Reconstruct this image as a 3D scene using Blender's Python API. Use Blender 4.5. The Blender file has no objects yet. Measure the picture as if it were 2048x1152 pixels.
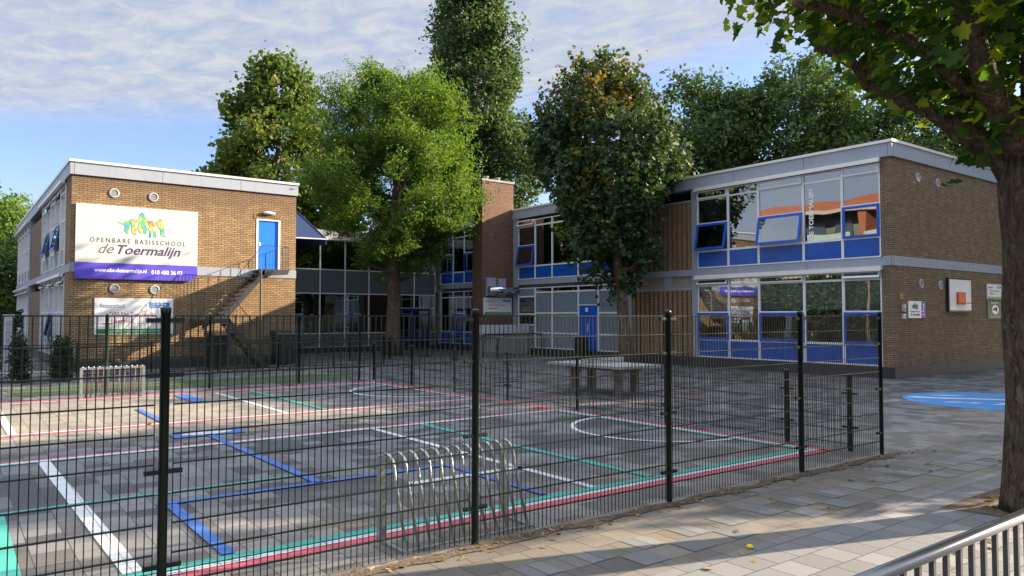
import bpy, math, random
import numpy as np
from mathutils import Vector, Matrix, noise
random.seed(7); rng = np.random.default_rng(11)
R = math.radians
S = bpy.context.scene
COL = S.collection
# ------------------------------------------------------------------ camera
# site frame: +X runs along the school's end walls, +Y along its long facades
cam = bpy.data.cameras.new('camera'); camo = bpy.data.objects.new('camera', cam); COL.objects.link(camo)
cam.sensor_width = 36; cam.lens = 1500/2048*36; cam.clip_start = .05; cam.clip_end = 2000
camo.location = (0, 0, 2.0)
camo.rotation_euler = (R(90+2.138), 0, -R(36.966))
S.camera = camo
# ------------------------------------------------------------------ light
SUN = Vector((.945, -.315, .393)).normalized()
el = math.asin(SUN.z); az = math.atan2(SUN.x, SUN.y)
sd = bpy.data.lights.new('sun', 'SUN'); sd.energy = 4.0; sd.angle = R(.5); sd.color = (1, .82, .60)
so = bpy.data.objects.new('sun', sd); COL.objects.link(so); so.rotation_euler = SUN.to_track_quat('Z', 'Y').to_euler(); so.location = (30, -10, 30)
S.view_settings.view_transform = 'Standard'; S.view_settings.look = 'None'; S.view_settings.exposure = 2.34; S.view_settings.gamma = 1
W = bpy.data.worlds.new('World'); S.world = W; W.use_nodes = True

class NT:
    """tiny node-graph helper"""
    def __init__(s, tree): s.t = tree; s.n = tree.nodes; s.l = tree.links
    def new(s, typ, **kw):
        nd = s.n.new(typ)
        for k, v in kw.items(): setattr(nd, k, v)
        return nd
    def put(s, sock, v):
        if isinstance(v, bpy.types.NodeSocket): s.l.new(v, sock)
        elif v is not None:
            if hasattr(sock, 'default_value'):
                if sock.type == 'RGBA' and len(v) == 3: v = (*v, 1)
                sock.default_value = v
    def m(s, op, a=None, b=None, c=None, clamp=False):
        nd = s.new('ShaderNodeMath', operation=op, use_clamp=clamp)
        for i, v in enumerate((a, b, c)): s.put(nd.inputs[i], v)
        return nd.outputs[0]
    def mix(s, f, a, b, blend='MIX'):
        nd = s.new('ShaderNodeMix', data_type='RGBA', blend_type=blend)
        s.put(nd.inputs[0], f); s.put(nd.inputs[6], a); s.put(nd.inputs[7], b); return nd.outputs[2]
    def sep(s, v):
        nd = s.new('ShaderNodeSeparateXYZ'); s.put(nd.inputs[0], v); return nd.outputs
    def comb(s, x=0., y=0., z=0.):
        nd = s.new('ShaderNodeCombineXYZ')
        for i, v in enumerate((x, y, z)): s.put(nd.inputs[i], v)
        return nd.outputs[0]
    def noise(s, vec, scale, detail=3., rough=.55, dist=0.):
        nd = s.new('ShaderNodeTexNoise'); s.put(nd.inputs['Vector'], vec); s.put(nd.inputs['Scale'], scale)
        s.put(nd.inputs['Detail'], detail); s.put(nd.inputs['Roughness'], rough); s.put(nd.inputs['Distortion'], dist)
        return nd.outputs[0]
    def ramp(s, f, stops, interp='LINEAR'):
        nd = s.new('ShaderNodeValToRGB'); nd.color_ramp.interpolation = interp; e = nd.color_ramp.elements
        while len(e) < len(stops): e.new(.5)
        for i, (p, c) in enumerate(stops):
            e[i].position = p; e[i].color = (*c, 1) if not isinstance(c, (int, float)) else (c, c, c, 1)
        s.put(nd.inputs[0], f); return nd.outputs[0]
    def maprange(s, f, a, b, c=0., d=1.):
        nd = s.new('ShaderNodeMapRange'); 
        for i, v in enumerate((f, a, b, c, d)): s.put(nd.inputs[i], v)
        return nd.outputs[0]

w = NT(W.node_tree); w.n.clear()
out = w.new('ShaderNodeOutputWorld'); bg = w.new('ShaderNodeBackground'); w.l.new(bg.outputs[0], out.inputs[0])
sky = w.new('ShaderNodeTexSky', sky_type='NISHITA', sun_disc=False, sun_elevation=el, sun_rotation=az, air_density=1.0, dust_density=.6, ozone_density=2.2)
SKY_STR = .060
tc = w.new('ShaderNodeTexCoord')
X, Y, Z = w.sep(tc.outputs['Generated'])[:3]
zz = w.m('MAXIMUM', Z, .03)
# cloud sheet: coordinates of the view ray on a high flat layer; f = away along the view axis, r = to the right
f_ = w.m('DIVIDE', w.m('ADD', w.m('MULTIPLY', X, .601), w.m('MULTIPLY', Y, .799)), zz)
r_ = w.m('DIVIDE', w.m('SUBTRACT', w.m('MULTIPLY', X, .799), w.m('MULTIPLY', Y, .601)), zz)
pv = w.comb(r_, f_, 0.)
big = w.noise(pv, .55, 4., .55)
fine = w.noise(w.comb(w.m('MULTIPLY', r_, 1.3), w.m('ADD', w.m('MULTIPLY', f_, 1.5), w.m('MULTIPLY', r_, .5)), 0.), 4.6, 7., .62, .5)
rip = w.noise(w.comb(w.m('ADD', r_, f_), w.m('MULTIPLY', w.m('SUBTRACT', f_, r_), 2.), 3.), 2.2, 4., .6, 1.2)
edge = w.m('SUBTRACT', w.m('ADD', 3.05, w.m('MULTIPLY', big, 1.3)), w.m('ADD', f_, w.m('MULTIPLY', w.m('MAXIMUM', r_, -0.2), .75)))
cov = w.maprange(edge, -.12, .5)
thick = w.maprange(w.m('ADD', w.m('MULTIPLY', fine, .75), w.m('MULTIPLY', rip, .28)), .30, .60, .66, 1.)
cov = w.m('MULTIPLY', cov, thick)
# thin veils low down
low = w.maprange(w.noise(w.comb(w.m('MULTIPLY', r_, .28), w.m('MULTIPLY', f_, .5), 7.), 1.1, 5., .6, .5), .48, .78, 0., .38)
cov = w.m('MAXIMUM', cov, low)
hz = w.maprange(Z, .0, .16, .35, 0.)
cov = w.m('MAXIMUM', cov, hz)
K = 1/SKY_STR
cl = w.mix(w.maprange(fine, .35, .7), (.102*K, .114*K, .138*K), (.142*K, .148*K, .158*K))
cl = w.mix(hz, cl, (.085*K, .115*K, .158*K))
skc = w.mix(1., sky.outputs[0], (.74, .72, .88), 'MULTIPLY')
up_ = w.maprange(Z, .42, .75, 1., 3.1)      # gain added to the sky overhead, out of view, to lift the fill light
w.put(bg.inputs[0], w.mix(1., w.mix(cov, skc, cl), w.comb(up_, up_, up_), 'MULTIPLY')); bg.inputs[1].default_value = SKY_STR

# ------------------------------------------------------------------ materials
MATS = {}
def mat(name, col, rough=.6, metal=0., var=.12, vscale=3., bump=0., bscale=40., spec=.5):
    if name in MATS: return MATS[name]
    m = bpy.data.materials.new(name); m.use_nodes = True; n = NT(m.node_tree); b = n.n['Principled BSDF']
    t = n.new('ShaderNodeTexCoord').outputs['Object']
    nz = n.noise(t, vscale, 5., .65)
    c = n.mix(n.maprange(nz, .3, .7), tuple(x*(1-var) for x in col), tuple(min(1, x*(1+var)) for x in col))
    n.put(b.inputs['Base Color'], c); b.inputs['Roughness'].default_value = rough; b.inputs['Metallic'].default_value = metal
    b.inputs['Specular IOR Level'].default_value = spec
    if bump:
        bp = n.new('ShaderNodeBump'); bp.inputs['Strength'].default_value = bump; bp.inputs['Distance'].default_value = .02
        n.put(bp.inputs['Height'], n.noise(t, bscale, 4.)); n.l.new(bp.outputs[0], b.inputs['Normal'])
    MATS[name] = m; return m

def streaky(name, col, rough=.5):
    m = bpy.data.materials.new(name); m.use_nodes = True; n = NT(m.node_tree); b = n.n['Principled BSDF']
    t = n.new('ShaderNodeTexCoord').outputs['Object']; x, y, z = n.sep(t)[:3]; h = n.m('ADD', x, y)
    st = n.noise(n.comb(n.m('MULTIPLY', h, 5.), 0., n.m('MULTIPLY', z, .5)), 1., 6., .7)
    bl = n.noise(t, .7, 5., .65)
    c = n.mix(n.maprange(st, .5, .78, 0., .35), col, tuple(q*.5 for q in col)); c = n.mix(n.maprange(bl, .35, .7, 0., .3), c, tuple(min(1, q*1.22) for q in col))
    jt = n.m('LESS_THAN', n.m('FRACT', n.m('DIVIDE', h, 2.95)), .006); c = n.mix(jt, c, tuple(q*.3 for q in col))
    n.put(b.inputs['Base Color'], c); b.inputs['Roughness'].default_value = rough; MATS[name] = m; return m
def wallvec(n):
    """(horizontal, up) coordinates on any upright axis-aligned wall"""
    t = n.new('ShaderNodeTexCoord').outputs['Object']; x, y, z = n.sep(t)[:3]
    g = n.new('ShaderNodeNewGeometry').outputs['Normal']; nx = n.m('ABSOLUTE', n.sep(g)[0])
    side = n.m('GREATER_THAN', nx, .5)
    h = n.m('ADD', n.m('MULTIPLY', y, side), n.m('MULTIPLY', x, n.m('SUBTRACT', 1., side)))
    return h, z, t
def brick(name, c1, c2, dark, bw=.235, rh=.07, topdark=0., mort=.009):
    m = bpy.data.materials.new(name); m.use_nodes = True; n = NT(m.node_tree); b = n.n['Principled BSDF']
    h, z, t = wallvec(n)
    bt = n.new('ShaderNodeTexBrick'); n.put(bt.inputs['Vector'], n.comb(h, z, 0.))
    n.put(bt.inputs['Color1'], (0, 0, 0)); n.put(bt.inputs['Color2'], (1, 1, 1)); n.put(bt.inputs['Mortar'], (.5, .5, .5))
    for k, v in (('Scale', 1.), ('Mortar Size', mort), ('Mortar Smooth', .3), ('Brick Width', bw), ('Row Height', rh), ('Bias', 0.)): bt.inputs[k].default_value = v
    c = n.mix(bt.outputs[0], c1, c2)
    mot = n.noise(n.comb(h, n.m('MULTIPLY', z, 2.5), 0.), 1.3, 5., .7)
    c = n.mix(n.maprange(mot, .42, .72, 0., .75), c, tuple(x*.62 for x in c1))
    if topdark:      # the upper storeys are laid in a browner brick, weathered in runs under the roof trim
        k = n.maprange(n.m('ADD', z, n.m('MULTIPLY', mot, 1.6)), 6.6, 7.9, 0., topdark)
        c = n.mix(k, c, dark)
    st = n.noise(n.comb(n.m('MULTIPLY', h, 3.2), 0., n.m('MULTIPLY', z, .35)), 1., 6., .72)
    c = n.mix(n.maprange(st, .5, .75, 0., .5), c, tuple(x*.55 for x in c2)); c = n.mix(n.maprange(st, .42, .25, 0., .3), c, tuple(min(1, x*1.25) for x in c1))
    fr = n.noise(t, 55., 2.); c = n.mix(n.maprange(fr, .3, .7, 0., .22), c, (.05, .035, .02))
    c = n.mix(bt.outputs[1], c, (.045, .035, .028))
    n.put(b.inputs['Base Color'], c); b.inputs['Roughness'].default_value = .82; b.inputs['Specular IOR Level'].default_value = .3
    bp = n.new('ShaderNodeBump'); bp.inputs['Strength'].default_value = .5; bp.inputs['Distance'].default_value = .01; bp.invert = True
    n.put(bp.inputs['Height'], n.m('ADD', bt.outputs[1], n.m('MULTIPLY', fr, .35))); n.l.new(bp.outputs[0], b.inputs['Normal'])
    MATS[name] = m; return m
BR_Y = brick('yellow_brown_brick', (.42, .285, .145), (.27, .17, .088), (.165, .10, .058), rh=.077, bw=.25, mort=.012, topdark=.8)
BR_B = brick('dark_brown_brick', (.30, .215, .135), (.18, .13, .086), (.1, .06, .04), rh=.068)
BR_C = brick('chimney_brick', (.25, .135, .09), (.17, .095, .068), (.1, .06, .04), rh=.066, bw=.22)
BR_T = brick('tan_strip_brick', (.40, .265, .16), (.31, .20, .12), (.2, .12, .08), rh=.066, bw=.2)

FASC = streaky('grey_blue_fascia_paint', (.29, .325, .385))
FASCB = streaky('grey_band_paint', (.27, .30, .36), .6)
TRIM = mat('pale_aluminium_trim', (.72, .72, .70), .35, metal=.2, var=.04)
WHITE = mat('white_frame_paint', (.70, .71, .72), .4, var=.07, vscale=2.)
BLUE = mat('cobalt_panel', (.004, .078, .38), .28, var=.12, vscale=1.2)
BLUEF = mat('cobalt_sash_paint', (.008, .085, .48), .35, var=.08)
DOORB = mat('bright_blue_door_paint', (.008, .17, .72), .42, var=.05)
GPAN = mat('slate_grey_panel', (.155, .20, .245), .35, var=.1, vscale=.8)
DPAN = mat('dark_grey_panel', (.10, .12, .14), .35, var=.1, vscale=.8)
PLIN = mat('black_plinth', (.022, .025, .03), .6, var=.25, bump=.2)
DARK = mat('dark_interior', (.26, .25, .24), .9)
ROOMW = mat('room_wall_paint', (.55, .53, .48), .9)
ROOF = mat('roof_felt', (.05, .05, .052), .9, bump=.3)
STEEL = mat('galvanised_steel', (.36, .37, .37), .34, metal=.75, var=.25, vscale=9., bump=.08, bscale=60)
DUCT = mat('silver_duct', (.62, .64, .66), .18, metal=1., var=.1, vscale=3.)
FENCE = mat('dark_green_powder_coat', (.004, .010, .008), .38, var=.2, spec=.3)
FENCEG = mat('green_powder_coat', (.018, .050, .028), .38, var=.2)
STAIR = mat('dark_painted_steel', (.035, .033, .034), .5, var=.25, bump=.1)
BLACK = mat('black_plastic', (.012, .013, .014), .5)
CONC = mat('worn_concrete', (.30, .30, .29), .85, var=.25, vscale=6., bump=.4)
CONCD = mat('brownish_concrete', (.17, .14, .12), .9, var=.25, vscale=6., bump=.4)
WPAINT = mat('white_lettering', (.82, .82, .83), .5)
BOARD = mat('white_board', (.72, .73, .74), .45, var=.04, vscale=1.)
CANV = mat('cream_canvas', (.50, .51, .51), .6, var=.03, vscale=1.5, bump=.15, bscale=2.5)
PURP = mat('purple_canvas', (.085, .06, .50), .5, var=.08, vscale=2., bump=.15, bscale=2.5)
BLIND = mat('pale_blind_slats', (.80, .82, .77), .6, var=.05)
CURT = mat('grey_curtain', (.32, .31, .29), .9, var=.12, vscale=6.)
AWN = mat('navy_awning_canvas', (.008, .035, .14), .8, var=.15, vscale=2.)
LIGHTP = mat('pale_grey_panel', (.50, .52, .55), .6, var=.08)

def glass(name, refl, tint=(.55, .58, .58), wav=.11):
    m = bpy.data.materials.new(name); m.use_nodes = True; n = NT(m.node_tree); n.n.clear()
    o = n.new('ShaderNodeOutputMaterial'); g = n.new('ShaderNodeBsdfGlossy'); g.inputs['Roughness'].default_value = .0
    g.inputs['Color'].default_value = (.92, .96, 1, 1)
    tr = n.new('ShaderNodeBsdfTransparent'); tr.inputs[0].default_value = (*tint, 1)
    bp = n.new('ShaderNodeBump'); bp.inputs['Strength'].default_value = wav; bp.inputs['Distance'].default_value = .02
    t = n.new('ShaderNodeTexCoord').outputs['Object']; n.put(bp.inputs['Height'], n.noise(t, .9, 1., .4))
    n.l.new(bp.outputs[0], g.inputs['Normal'])
    fr = n.new('ShaderNodeFresnel'); fr.inputs[0].default_value = 1.5
    mx = n.new('ShaderNodeMixShader'); n.put(mx.inputs[0], n.m('ADD', n.m('MULTIPLY', fr.outputs[0], 1.3), refl, clamp=True))
    n.l.new(tr.outputs[0], mx.inputs[1]); n.l.new(g.outputs[0], mx.inputs[2]); n.l.new(mx.outputs[0], o.inputs[0]); MATS[name] = m; return m
GL = glass('window_glass', .20, (.8, .83, .83))
GLD = glass('dim_window_glass', .17)

def paint(name, col, wear=.45):
    m = bpy.data.materials.new(name); m.use_nodes = True; n = NT(m.node_tree); b = n.n['Principled BSDF']
    t = n.new('ShaderNodeTexCoord').outputs['Object']
    k = n.maprange(n.noise(t, 9., 6., .75), .5, .8, 0., wear)
    x, y, z = n.sep(t)[:3]; rr = n.m('DIVIDE', x, .3); ys_ = n.m('ADD', n.m('DIVIDE', y, .3), n.m('MULTIPLY', n.m('MODULO', n.m('ABSOLUTE', n.m('FLOOR', rr)), 2.), .5))
    fx = n.m('FRACT', rr); fy = n.m('FRACT', ys_); e = n.m('MINIMUM', n.m('MINIMUM', fx, n.m('SUBTRACT', 1., fx)), n.m('MINIMUM', fy, n.m('SUBTRACT', 1., fy)))
    j = n.m('SUBTRACT', 1., n.maprange(e, .008, .022)); k = n.m('MAXIMUM', k, n.m('MULTIPLY', j, .8))
    k = n.m('MAXIMUM', k, n.maprange(n.noise(t, 60., 3., .7), .58, .75, 0., wear)); k = n.m('MAXIMUM', k, n.maprange(n.noise(t, .8, 4., .6), .5, .75, 0., wear*.8))
    n.put(b.inputs['Base Color'], n.mix(k, col, (.11, .11, .112))); b.inputs['Roughness'].default_value = .75; MATS[name] = m; return m
P_W = paint('white_ground_paint', (.50, .52, .53), .55); P_R = paint('red_ground_paint', (.48, .06, .085), .5)
P_T = paint('teal_ground_paint', (.03, .31, .25), .5); P_B = paint('blue_ground_paint', (.025, .11, .38), .5)
P_LB = paint('sky_blue_ground_paint', (.03, .20, .52), .15); P_PINK = paint('faded_red_ground_paint', (.24, .06, .08), .9)

# paving of 30 cm tiles, three tones in drifting clusters
def paving(name, cols, size, cluster, joint, rough=.72, speck=.16, lowf=(.22, .6), swap=False, dust=0., sun_sand_tint=False):
    m = bpy.data.materials.new(name); m.use_nodes = True; n = NT(m.node_tree); b = n.n['Principled BSDF']
    t = n.new('ShaderNodeTexCoord').outputs['Object']; x, y, z = n.sep(t)[:3]
    if swap: x, y = y, x
    rr = n.m('DIVIDE', y, size); row = n.m('FLOOR', rr)
    xs = n.m('ADD', n.m('DIVIDE', x, size), n.m('MULTIPLY', n.m('MODULO', n.m('ABSOLUTE', row), 2.), .5)); cx = n.m('FLOOR', xs)
    wn = n.new('ShaderNodeTexWhiteNoise', noise_dimensions='2D'); n.put(wn.inputs['Vector'], n.comb(cx, row, 0.))
    cn = n.noise(n.comb(n.m('MULTIPLY', cx, lowf[0]), n.m('MULTIPLY', row, lowf[1]), 0.), 1., 2., .5)
    v = n.m('ADD', n.m('MULTIPLY', wn.outputs[0], 1-cluster), n.m('MULTIPLY', n.maprange(cn, .3, .7), cluster))
    c = n.ramp(v, cols)
    fx = n.m('FRACT', xs); fy = n.m('FRACT', rr)
    ex = n.m('MINIMUM', fx, n.m('SUBTRACT', 1., fx)); ey = n.m('MINIMUM', fy, n.m('SUBTRACT', 1., fy)); e = n.m('MINIMUM', ex, ey)
    j = n.m('SUBTRACT', 1., n.maprange(e, joint*.5, joint))
    sp = n.noise(t, 130., 2., .6); c = n.mix(n.maprange(sp, .25, .75, 0., speck), c, n.mix(.5, c, (.35, .33, .30)))
    dirt = n.noise(t, .9, 5., .7); c = n.mix(n.maprange(dirt, .45, .75, 0., .3), c, n.mix(.5, c, (.10, .085, .065)))
    if sun_sand_tint:      # sunlit patches painted in tan, far left and by the fence, plus sandy dust
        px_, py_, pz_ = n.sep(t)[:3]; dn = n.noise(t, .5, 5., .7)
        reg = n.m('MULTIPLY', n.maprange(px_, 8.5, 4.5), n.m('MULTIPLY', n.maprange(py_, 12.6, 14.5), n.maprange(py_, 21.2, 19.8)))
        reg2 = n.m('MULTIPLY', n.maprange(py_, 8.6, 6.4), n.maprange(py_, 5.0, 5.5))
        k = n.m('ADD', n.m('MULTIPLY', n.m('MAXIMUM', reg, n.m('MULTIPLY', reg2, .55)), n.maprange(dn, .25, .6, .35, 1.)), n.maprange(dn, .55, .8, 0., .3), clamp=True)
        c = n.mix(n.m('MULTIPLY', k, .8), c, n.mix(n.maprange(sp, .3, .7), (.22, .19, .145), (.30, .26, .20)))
    if dust: c = n.mix(n.maprange(n.noise(t, 1.1, 6., .75), .38, .66, 0., dust), c, n.mix(n.maprange(sp, .3, .7), (.125, .100, .068), (.175, .14, .095)))
    tone = n.m('MULTIPLY_ADD', wn.outputs[0], .22, .89)
    c = n.mix(1., c, n.comb(tone, tone, tone), 'MULTIPLY')
    c = n.mix(j, c, (.035, .032, .028))
    n.put(b.inputs['Base Color'], c); b.inputs['Roughness'].default_value = rough; b.inputs['Specular IOR Level'].default_value = .35
    bp = n.new('ShaderNodeBump'); bp.inputs['Strength'].default_value = .35; bp.inputs['Distance'].default_value = .006
    n.put(bp.inputs['Height'], n.m('SUBTRACT', n.m('MULTIPLY', sp, .6), j)); n.l.new(bp.outputs[0], b.inputs['Normal'])
    MATS[name] = m; return m
G1 = paving('dark_tile_paving', [(.0, (.026, .029, .037)), (.44, (.038, .041, .050)), (.50, (.093, .097, .105)), (.82, (.118, .122, .129)), (.90, (.145, .146, .146)), (1., (.17, .17, .168))], .3, .60, .018, swap=True, lowf=(.42, .2), sun_sand_tint=True)
G3 = paving('dusty_brown_paving', [(.0, (.055, .055, .056)), (.30, (.070, .069, .069)), (.36, (.11, .106, .099)), (.7, (.13, .123, .112)), (1., (.155, .145, .13))], .3, .55, .02, speck=.4, lowf=(.35, .5), dust=.75)
G2 = paving('light_slab_paving', [(0., (.125, .127, .131)), (1., (.18, .179, .176))], .3, .3, .022, speck=.15)
SOIL = mat('dry_soil', (.085, .058, .036), .95, var=.6, vscale=14., bump=.8, bscale=30.)
TURF = mat('artificial_turf', (.045, .075, .028), .95, var=.3, vscale=9., bump=.8, bscale=60.)

def leafmat(name, c1, c2, c3=None, thr=.6, trans=.35, zfx=None):
    """leaf colour varies from leaf to leaf; c3 = patches already turning"""
    m = bpy.data.materials.new(name); m.use_nodes = True; n = NT(m.node_tree); n.n.clear()
    o = n.new('ShaderNodeOutputMaterial'); g = n.new('ShaderNodeNewGeometry')
    c = n.mix(g.outputs['Random Per Island'], c1, c2)
    if c3:
        t = n.new('ShaderNodeTexCoord').outputs['Object']
        nz = n.noise(t, .55, 3., .6); rd = n.m('MULTIPLY', n.m('FRACT', n.m('MULTIPLY', g.outputs['Random Per Island'], 7.31)), .22)
        v = n.m('ADD', nz, rd)
        if zfx: v = n.m('ADD', v, n.m('MULTIPLY', n.sep(t)[zfx[0]], zfx[1]))
        c = n.mix(n.maprange(v, thr, thr+.12), c, c3)
    d = n.new('ShaderNodeBsdfPrincipled'); d.inputs['Roughness'].default_value = .68; d.inputs['Specular IOR Level'].default_value = .18
    n.put(d.inputs['Base Color'], c)
    tr = n.new('ShaderNodeBsdfTranslucent'); n.put(tr.inputs[0], n.mix(1., c, (1.7, 1.9, .6), 'MULTIPLY'))
    mx = n.new('ShaderNodeMixShader'); mx.inputs[0].default_value = trans
    n.l.new(d.outputs[0], mx.inputs[1]); n.l.new(tr.outputs[0], mx.inputs[2]); n.l.new(mx.outputs[0], o.inputs[0]); MATS[name] = m; return m
L_MAPLE = leafmat('maple_leaf', (.036, .066, .030), (.060, .100, .040), (.24, .16, .02), .90, .16, zfx=(2, .022))
L_MAPLE2 = leafmat('turning_maple_leaf', (.050, .088, .022), (.095, .135, .030), (.17, .15, .028), .66, .34)
L_ROB = leafmat('pinnate_leaf', (.052, .098, .020), (.105, .165, .028), (.19, .23, .025), .74, .36)
L_POP = leafmat('poplar_leaf', (.042, .078, .032), (.085, .125, .050), None, trans=.22)
L_BACK = leafmat('dark_green_leaf', (.036, .070, .028), (.066, .112, .038), (.10, .15, .035), .66, .24)
L_NEAR = leafmat('broad_maple_leaf', (.024, .055, .016), (.045, .092, .022), (.24, .28, .02), .60, .46)
L_HEDGE = leafmat('hedge_leaf', (.010, .022, .010), (.020, .038, .015), None, trans=.15)

def barkmat(name, c1, c2, sc=1., cr=.06):
    m = bpy.data.materials.new(name); m.use_nodes = True; n = NT(m.node_tree); b = n.n['Principled BSDF']
    t = n.new('ShaderNodeTexCoord').outputs['Object']; x, y, z = n.sep(t)[:3]
    v = n.comb(x, y, n.m('MULTIPLY', z, .28))
    a = n.noise(v, 22*sc, 5., .7, .8); p = n.noise(n.comb(x, y, n.m('MULTIPLY', z, .6)), 6*sc, 5., .75)
    c = n.mix(n.maprange(a, .35, .65), c1, c2); c = n.mix(n.maprange(p, .54, .66, 0., .8), c, tuple(min(1, q*1.7) for q in c2))
    c = n.mix(n.maprange(n.noise(t, 3.*sc, 4., .7), .55, .7, 0., .45), c, (.055, .065, .02))
    n.put(b.inputs['Base Color'], c); b.inputs['Roughness'].default_value = .95; b.inputs['Specular IOR Level'].default_value = .15
    bp = n.new('ShaderNodeBump'); bp.inputs['Strength'].default_value = .9; bp.inputs['Distance'].default_value = cr
    n.put(bp.inputs['Height'], n.m('ADD', a, n.m('MULTIPLY', p, .5))); n.l.new(bp.outputs[0], b.inputs['Normal']); MATS[name] = m; return m
BARK = barkmat('flaky_grey_brown_bark', (.035, .026, .019), (.15, .115, .08), cr=.1)
BARK2 = barkmat('brown_bark', (.07, .05, .035), (.16, .12, .09), .6)

# ------------------------------------------------------------------ mesh helpers
ORG = {}
def org(o): return ORG.get(o.name, Vector((0, 0, 0))) if o else Vector((0, 0, 0))
def tag(o, label=None, cat=None, group=None, kind=None):
    for k, v in (('label', label), ('category', cat), ('group', group), ('kind', kind)):
        if v: o[k] = v
    return o
def thing(name, loc, label, cat, group=None):
    o = bpy.data.objects.new(name, None); COL.objects.link(o); o.location = loc; o.empty_display_size = .3
    ORG[o.name] = Vector(loc); return tag(o, label, cat, group)
def link(name, me, m, parent):
    o = bpy.data.objects.new(name, me); COL.objects.link(o); ORG[o.name] = org(parent)
    if parent: o.parent = parent
    if m: me.materials.append(m)
    return o
class MB:
    def __init__(s): s.v = []; s.f = []
    def hexa(s, p):     # 8 corners: bottom ring then top ring
        b = len(s.v); s.v += [tuple(q) for q in p]
        for f in ((3, 2, 1, 0), (4, 5, 6, 7), (0, 1, 5, 4), (1, 2, 6, 5), (2, 3, 7, 6), (3, 0, 4, 7)): s.f.append([b+i for i in f])
        return s
    def box(s, x0, x1, y0, y1, z0, z1):
        if x0 > x1: x0, x1 = x1, x0
        if y0 > y1: y0, y1 = y1, y0
        return s.hexa([(x0, y0, z0), (x1, y0, z0), (x1, y1, z0), (x0, y1, z0), (x0, y0, z1), (x1, y0, z1), (x1, y1, z1), (x0, y1, z1)])
    def quad(s, *p):
        b = len(s.v); s.v += [tuple(q) for q in p]; s.f.append(list(range(b, b+len(p)))); return s
    def prism(s, poly, fn, d0, d1):
        """poly in 2D, fn(a,b,d) -> world point"""
        b = len(s.v); n = len(poly)
        s.v += [tuple(fn(a, c, d0)) for a, c in poly] + [tuple(fn(a, c, d1)) for a, c in poly]
        s.f.append([b+i for i in range(n)][::-1]); s.f.append([b+n+i for i in range(n)])
        for i in range(n): j = (i+1) % n; s.f.append([b+i, b+j, b+n+j, b+n+i])
        return s
    def tube(s, pts, rad, n=8, cap=True):
        pts = [Vector(p) for p in pts]
        if not hasattr(rad, '__len__'): rad = [rad]*len(pts)
        b = len(s.v); up = None
        for i, p in enumerate(pts):
            t = (pts[min(i+1, len(pts)-1)]-pts[max(i-1, 0)]).normalized()
            if up is None: up = Vector((0, 0, 1)) if abs(t.z) < .9 else Vector((1, 0, 0))
            a = t.cross(up).normalized(); c = a.cross(t).normalized(); up = c
            off = math.pi/n if n == 4 else 0
            for k in range(n):
                th = 2*math.pi*k/n+off; s.v.append(tuple(p+(a*math.cos(th)+c*math.sin(th))*rad[i]))
        for i in range(len(pts)-1):
            for k in range(n):
                k2 = (k+1) % n; s.f.append([b+i*n+k, b+i*n+k2, b+(i+1)*n+k2, b+(i+1)*n+k])
        if cap:
            s.f.append([b+k for k in range(n)][::-1]); e = b+(len(pts)-1)*n; s.f.append([e+k for k in range(n)])
        return s
    def lathe(s, prof, c, n=16, fn=None):
        """prof [(r, h)], fn(a,b,h) -> world; default vertical axis at c"""
        fn = fn or (lambda a, b_, h: (c[0]+a, c[1]+b_, c[2]+h)); b = len(s.v)
        for r, h in prof:
            for k in range(n): th = 2*math.pi*k/n; s.v.append(tuple(fn(r*math.cos(th), r*math.sin(th), h)))
        for i in range(len(prof)-1):
            for k in range(n): k2 = (k+1) % n; s.f.append([b+i*n+k, b+i*n+k2, b+(i+1)*n+k2, b+(i+1)*n+k])
        return s
    def build(s, name, m, parent=None, smooth=False):
        me = bpy.data.meshes.new(name); o = org(parent)
        me.from_pydata([(x-o.x, y-o.y, z-o.z) for x, y, z in s.v], [], s.f)
        if smooth: me.shade_smooth()
        return link(name, me, m, parent)
def each(name, m, parent, boxes):
    return [MB().box(*b).build(name, m, parent) for b in boxes]
def struct(o): return tag(o, kind='structure')

def text(name, s, face, box, m, parent, d=.004, shear=0., bold=0., spacing=1., vertical=False, fit='both'):
    """flat lettering fitted to box (h0,h1,z0,z1); face=('Y',y) faces -Y, ('X',x) faces -X"""
    cu = bpy.data.curves.new(name, 'FONT'); cu.body = s; cu.shear = shear; cu.offset = bold; cu.space_character = spacing; cu.size = 1
    cu.extrude = .004; cu.resolution_u = 3
    to = bpy.data.objects.new(name+'_curve', cu); COL.objects.link(to)
    dg = bpy.context.evaluated_depsgraph_get(); dg.update()
    me = bpy.data.meshes.new_from_object(to.evaluated_get(dg)); bpy.data.objects.remove(to); bpy.data.curves.remove(cu)
    n = len(me.vertices); co = np.empty(n*3); me.vertices.foreach_get('co', co); co = co.reshape(-1, 3)
    a, b = co[:, 0].copy(), co[:, 1].copy(); zc = co[:, 2].copy()
    if vertical: a, b = -b, a
    h0, h1, z0, z1 = box
    a = (a-a.min())/(a.max()-a.min()); b = (b-b.min())/(b.max()-b.min())
    o = org(parent); zt = (zc-zc.min())/(max(1e-6, zc.max()-zc.min()))
    if face[0] == 'Y':
        P = np.stack([h0+a*(h1-h0), face[1]-d*zt, z0+b*(z1-z0)], 1)
    elif face[0] == 'X':     # reads towards -Y: h0 is the left end (larger y)
        P = np.stack([face[1]-d*zt, h0+a*(h1-h0), z0+b*(z1-z0)], 1)
    P -= np.array(o); me.vertices.foreach_set('co', P.ravel()); me.update()
    return link(name, me, m, parent)

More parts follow.
